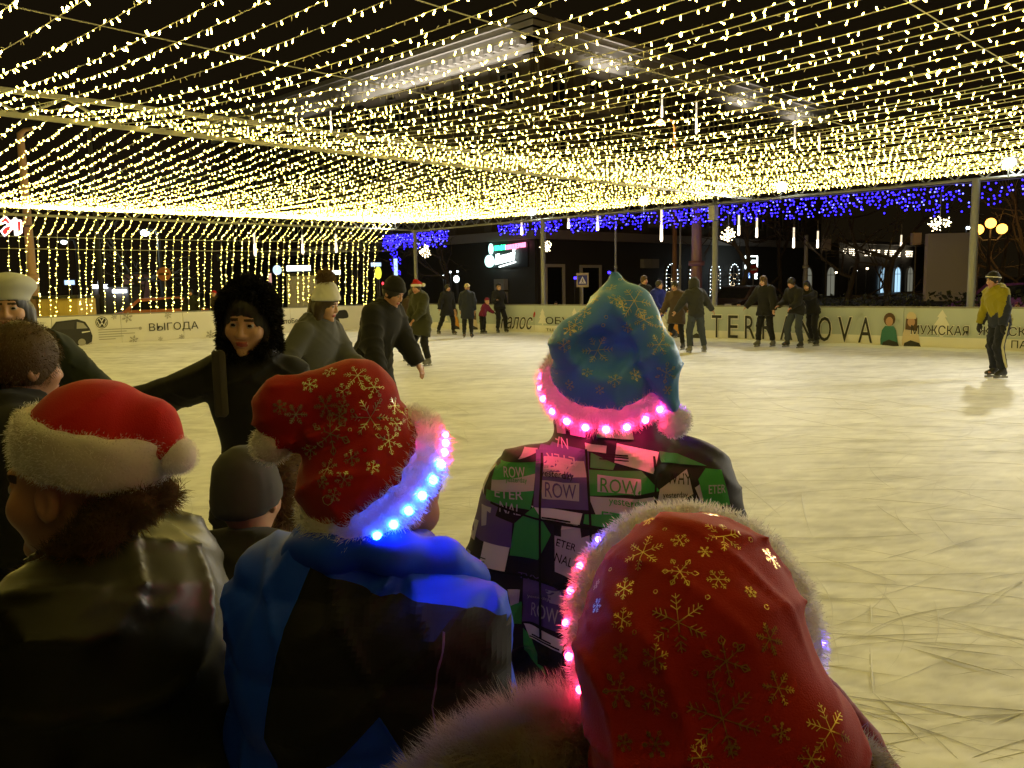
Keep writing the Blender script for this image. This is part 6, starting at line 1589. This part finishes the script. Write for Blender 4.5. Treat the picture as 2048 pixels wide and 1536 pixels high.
for pts_ in ([(1085, 880), (1078, 1000), (1082, 1250)], [(1168, 890), (1172, 1060), (1165, 1260)], [(1298, 905), (1290, 1010)], [(985, 1000), (1100, 1022), (1300, 1028)], [(975, 1125), (1110, 1135), (1240, 1130)]): seam(B2, jb, pts_, 1.62, PK, 2.2, .0048)
# ---------- child in the big red snowflake hat
Y0 = .85; W = lambda x, y, dy=0.0, Y=Y0: np.array(at(x, y, Y + dy), np.float32)
REDJ = cloth((.22, .012, .010), .7, .1, name='red_nylon')
B3, BF3 = person('child in large red hat with gold snowflakes and a grey fur hood, nearest the camera', None, 175, res=.013, bodyres=.009, head_at=W(1400, 1300, .085), H=1.44, hs=.92, lean=8, head=(0, 24, 0), skates=False, wide=.85, coat=dict(m=REDJ, length=.08, puff=.03, collar=.0), trousers=dict(m=BLK), boots=SKB, group=SPEC)
ax = (.10, -.86, .50); cr = W(1390, 1262, .035); axu = unit(ax)
hatf = lambda P: smax(smin([ell(P, W(1385, 1240, -.01), (.106, .105, .112)), cap(P, W(1430, 1300, -.06), W(1560, 1500, -.10), .080, .066), cap(P, W(1560, 1500, -.10), W(1640, 1680, -.11), .066, .05), cap(P, W(1330, 1330, -.04), W(1420, 1640, -.10), .090, .10)], .035) - .0024 * creases(P * 2.0, 5.) + .005 * np.exp(-((P - W(1520, 1180, -.08)) ** 2).sum(1) / .0009), -((P - cr) @ axu) - .012, .008)
ht, bv, v, F = world_hat(B3, hatf, *fbox([cr, W(1640, 1700, -.1)], .16), .0055, VEL_R)
sp = [(1357, 1245, 58, 1), (1445, 1437, 72, 1), (1287, 1106, 46, 1), (1446, 1074, 44, 1), (1360, 1145, 36, 2), (1250, 1178, 26, 0), (1246, 1240, 26, 0), (1310, 1318, 30, 0), (1452, 1322, 46, 2), (1538, 1278, 32, 1), (1556, 1376, 34, 1), (1660, 1462, 52, 1), (1308, 1398, 30, 0), (1360, 1082, 20, 0), (1542, 1118, 28, 0), (1436, 1160, 24, 0), (1242, 1306, 18, 2), (1238, 1380, 36, 2), (1312, 1488, 26, 2), (1562, 1465, 18, 2), (1622, 1518, 26, 0), (1400, 1515, 26, 0), (1410, 1105, 14, 2), (1196, 1212, 18, 0), (1195, 1170, 14, 0), (1500, 1185, 14, 0), (1300, 1040, 20, 0), (1420, 1030, 22, 1), (1250, 1485, 18, 0), (1465, 1495, 14, 0), (1350, 1430, 6, 3), (1470, 1290, 5, 3), (1270, 1265, 5, 3), (1390, 1345, 6, 3), (1532, 1215, 6, 3), (1500, 1080, 6, 3), (1415, 1195, 5, 3), (1312, 1184, 5, 3), (1534, 1438, 6, 3), (1222, 1140, 5, 3), (1330, 1060, 5, 3)]
flakes('snowflake_foil', bv, sp, .78, GOLD, None, .00048, 15, .0012)
trim_ring(B3, None, cr, ax, .121, .021, 1.2, [(200, LED_Pd, .004), (188, LED_Pd, .004), (174, LED_Pd, .004), (160, LED_Pd, .0045), (146, LED_Pd, .0045), (-4, LED_Bd, .004), (10, LED_Bd, .004), (24, LED_Bd, .0045), (215, LED_Bd, .0035)], seed=41, flen=.0075, per=12, led_out=1.12)
adopt_hat(B3, ht)
GFUR = fur_mat('grey_fox_fur', (.46, .41, .36), .4)
hp = [W(870, 1610, .02), W(955, 1545, .0), W(1050, 1500, .0), W(1135, 1480, .0), W(1190, 1540, .0)]
o1, v, F = blob('fur_hood', lambda P: smin([cap(P, hp[i], hp[i + 1], .024, .026) for i in range(4)], .02), *fbox(hp, .08), .008, GFUR, None, keep=True)
f1 = fur('fur_hood_hair', v, vnormals(v, F), .046, .0004, GFUR, None, per=26, spread=.6, seed=51, comb=(-.25, 0, .1), droop=.05)
hp2 = [W(1690, 1490, .0), W(1735, 1540, .0), W(1760, 1640, .0)]
o2, v, F = blob('fur_hood', lambda P: smin([cap(P, hp2[i], hp2[i + 1], .012, .014) for i in range(2)], .02), *fbox(hp2, .05), .007, GFUR, None, keep=True)
f2 = fur('fur_hood_hair', v, vnormals(v, F), .018, .0005, GFUR, None, per=12, spread=.4, seed=52)
o3 = blob('hood', lambda P: smin([cap(P, W(1650, 1380, .05), W(1735, 1480, .05), .016, .016), cap(P, W(1745, 1500, .03), W(1775, 1580, .02), .012, .03)], .02), *fbox([W(1660, 1380), W(1800, 1600)], .1), .008, REDJ)
under([o1, f1, o2, f2, o3], B3)
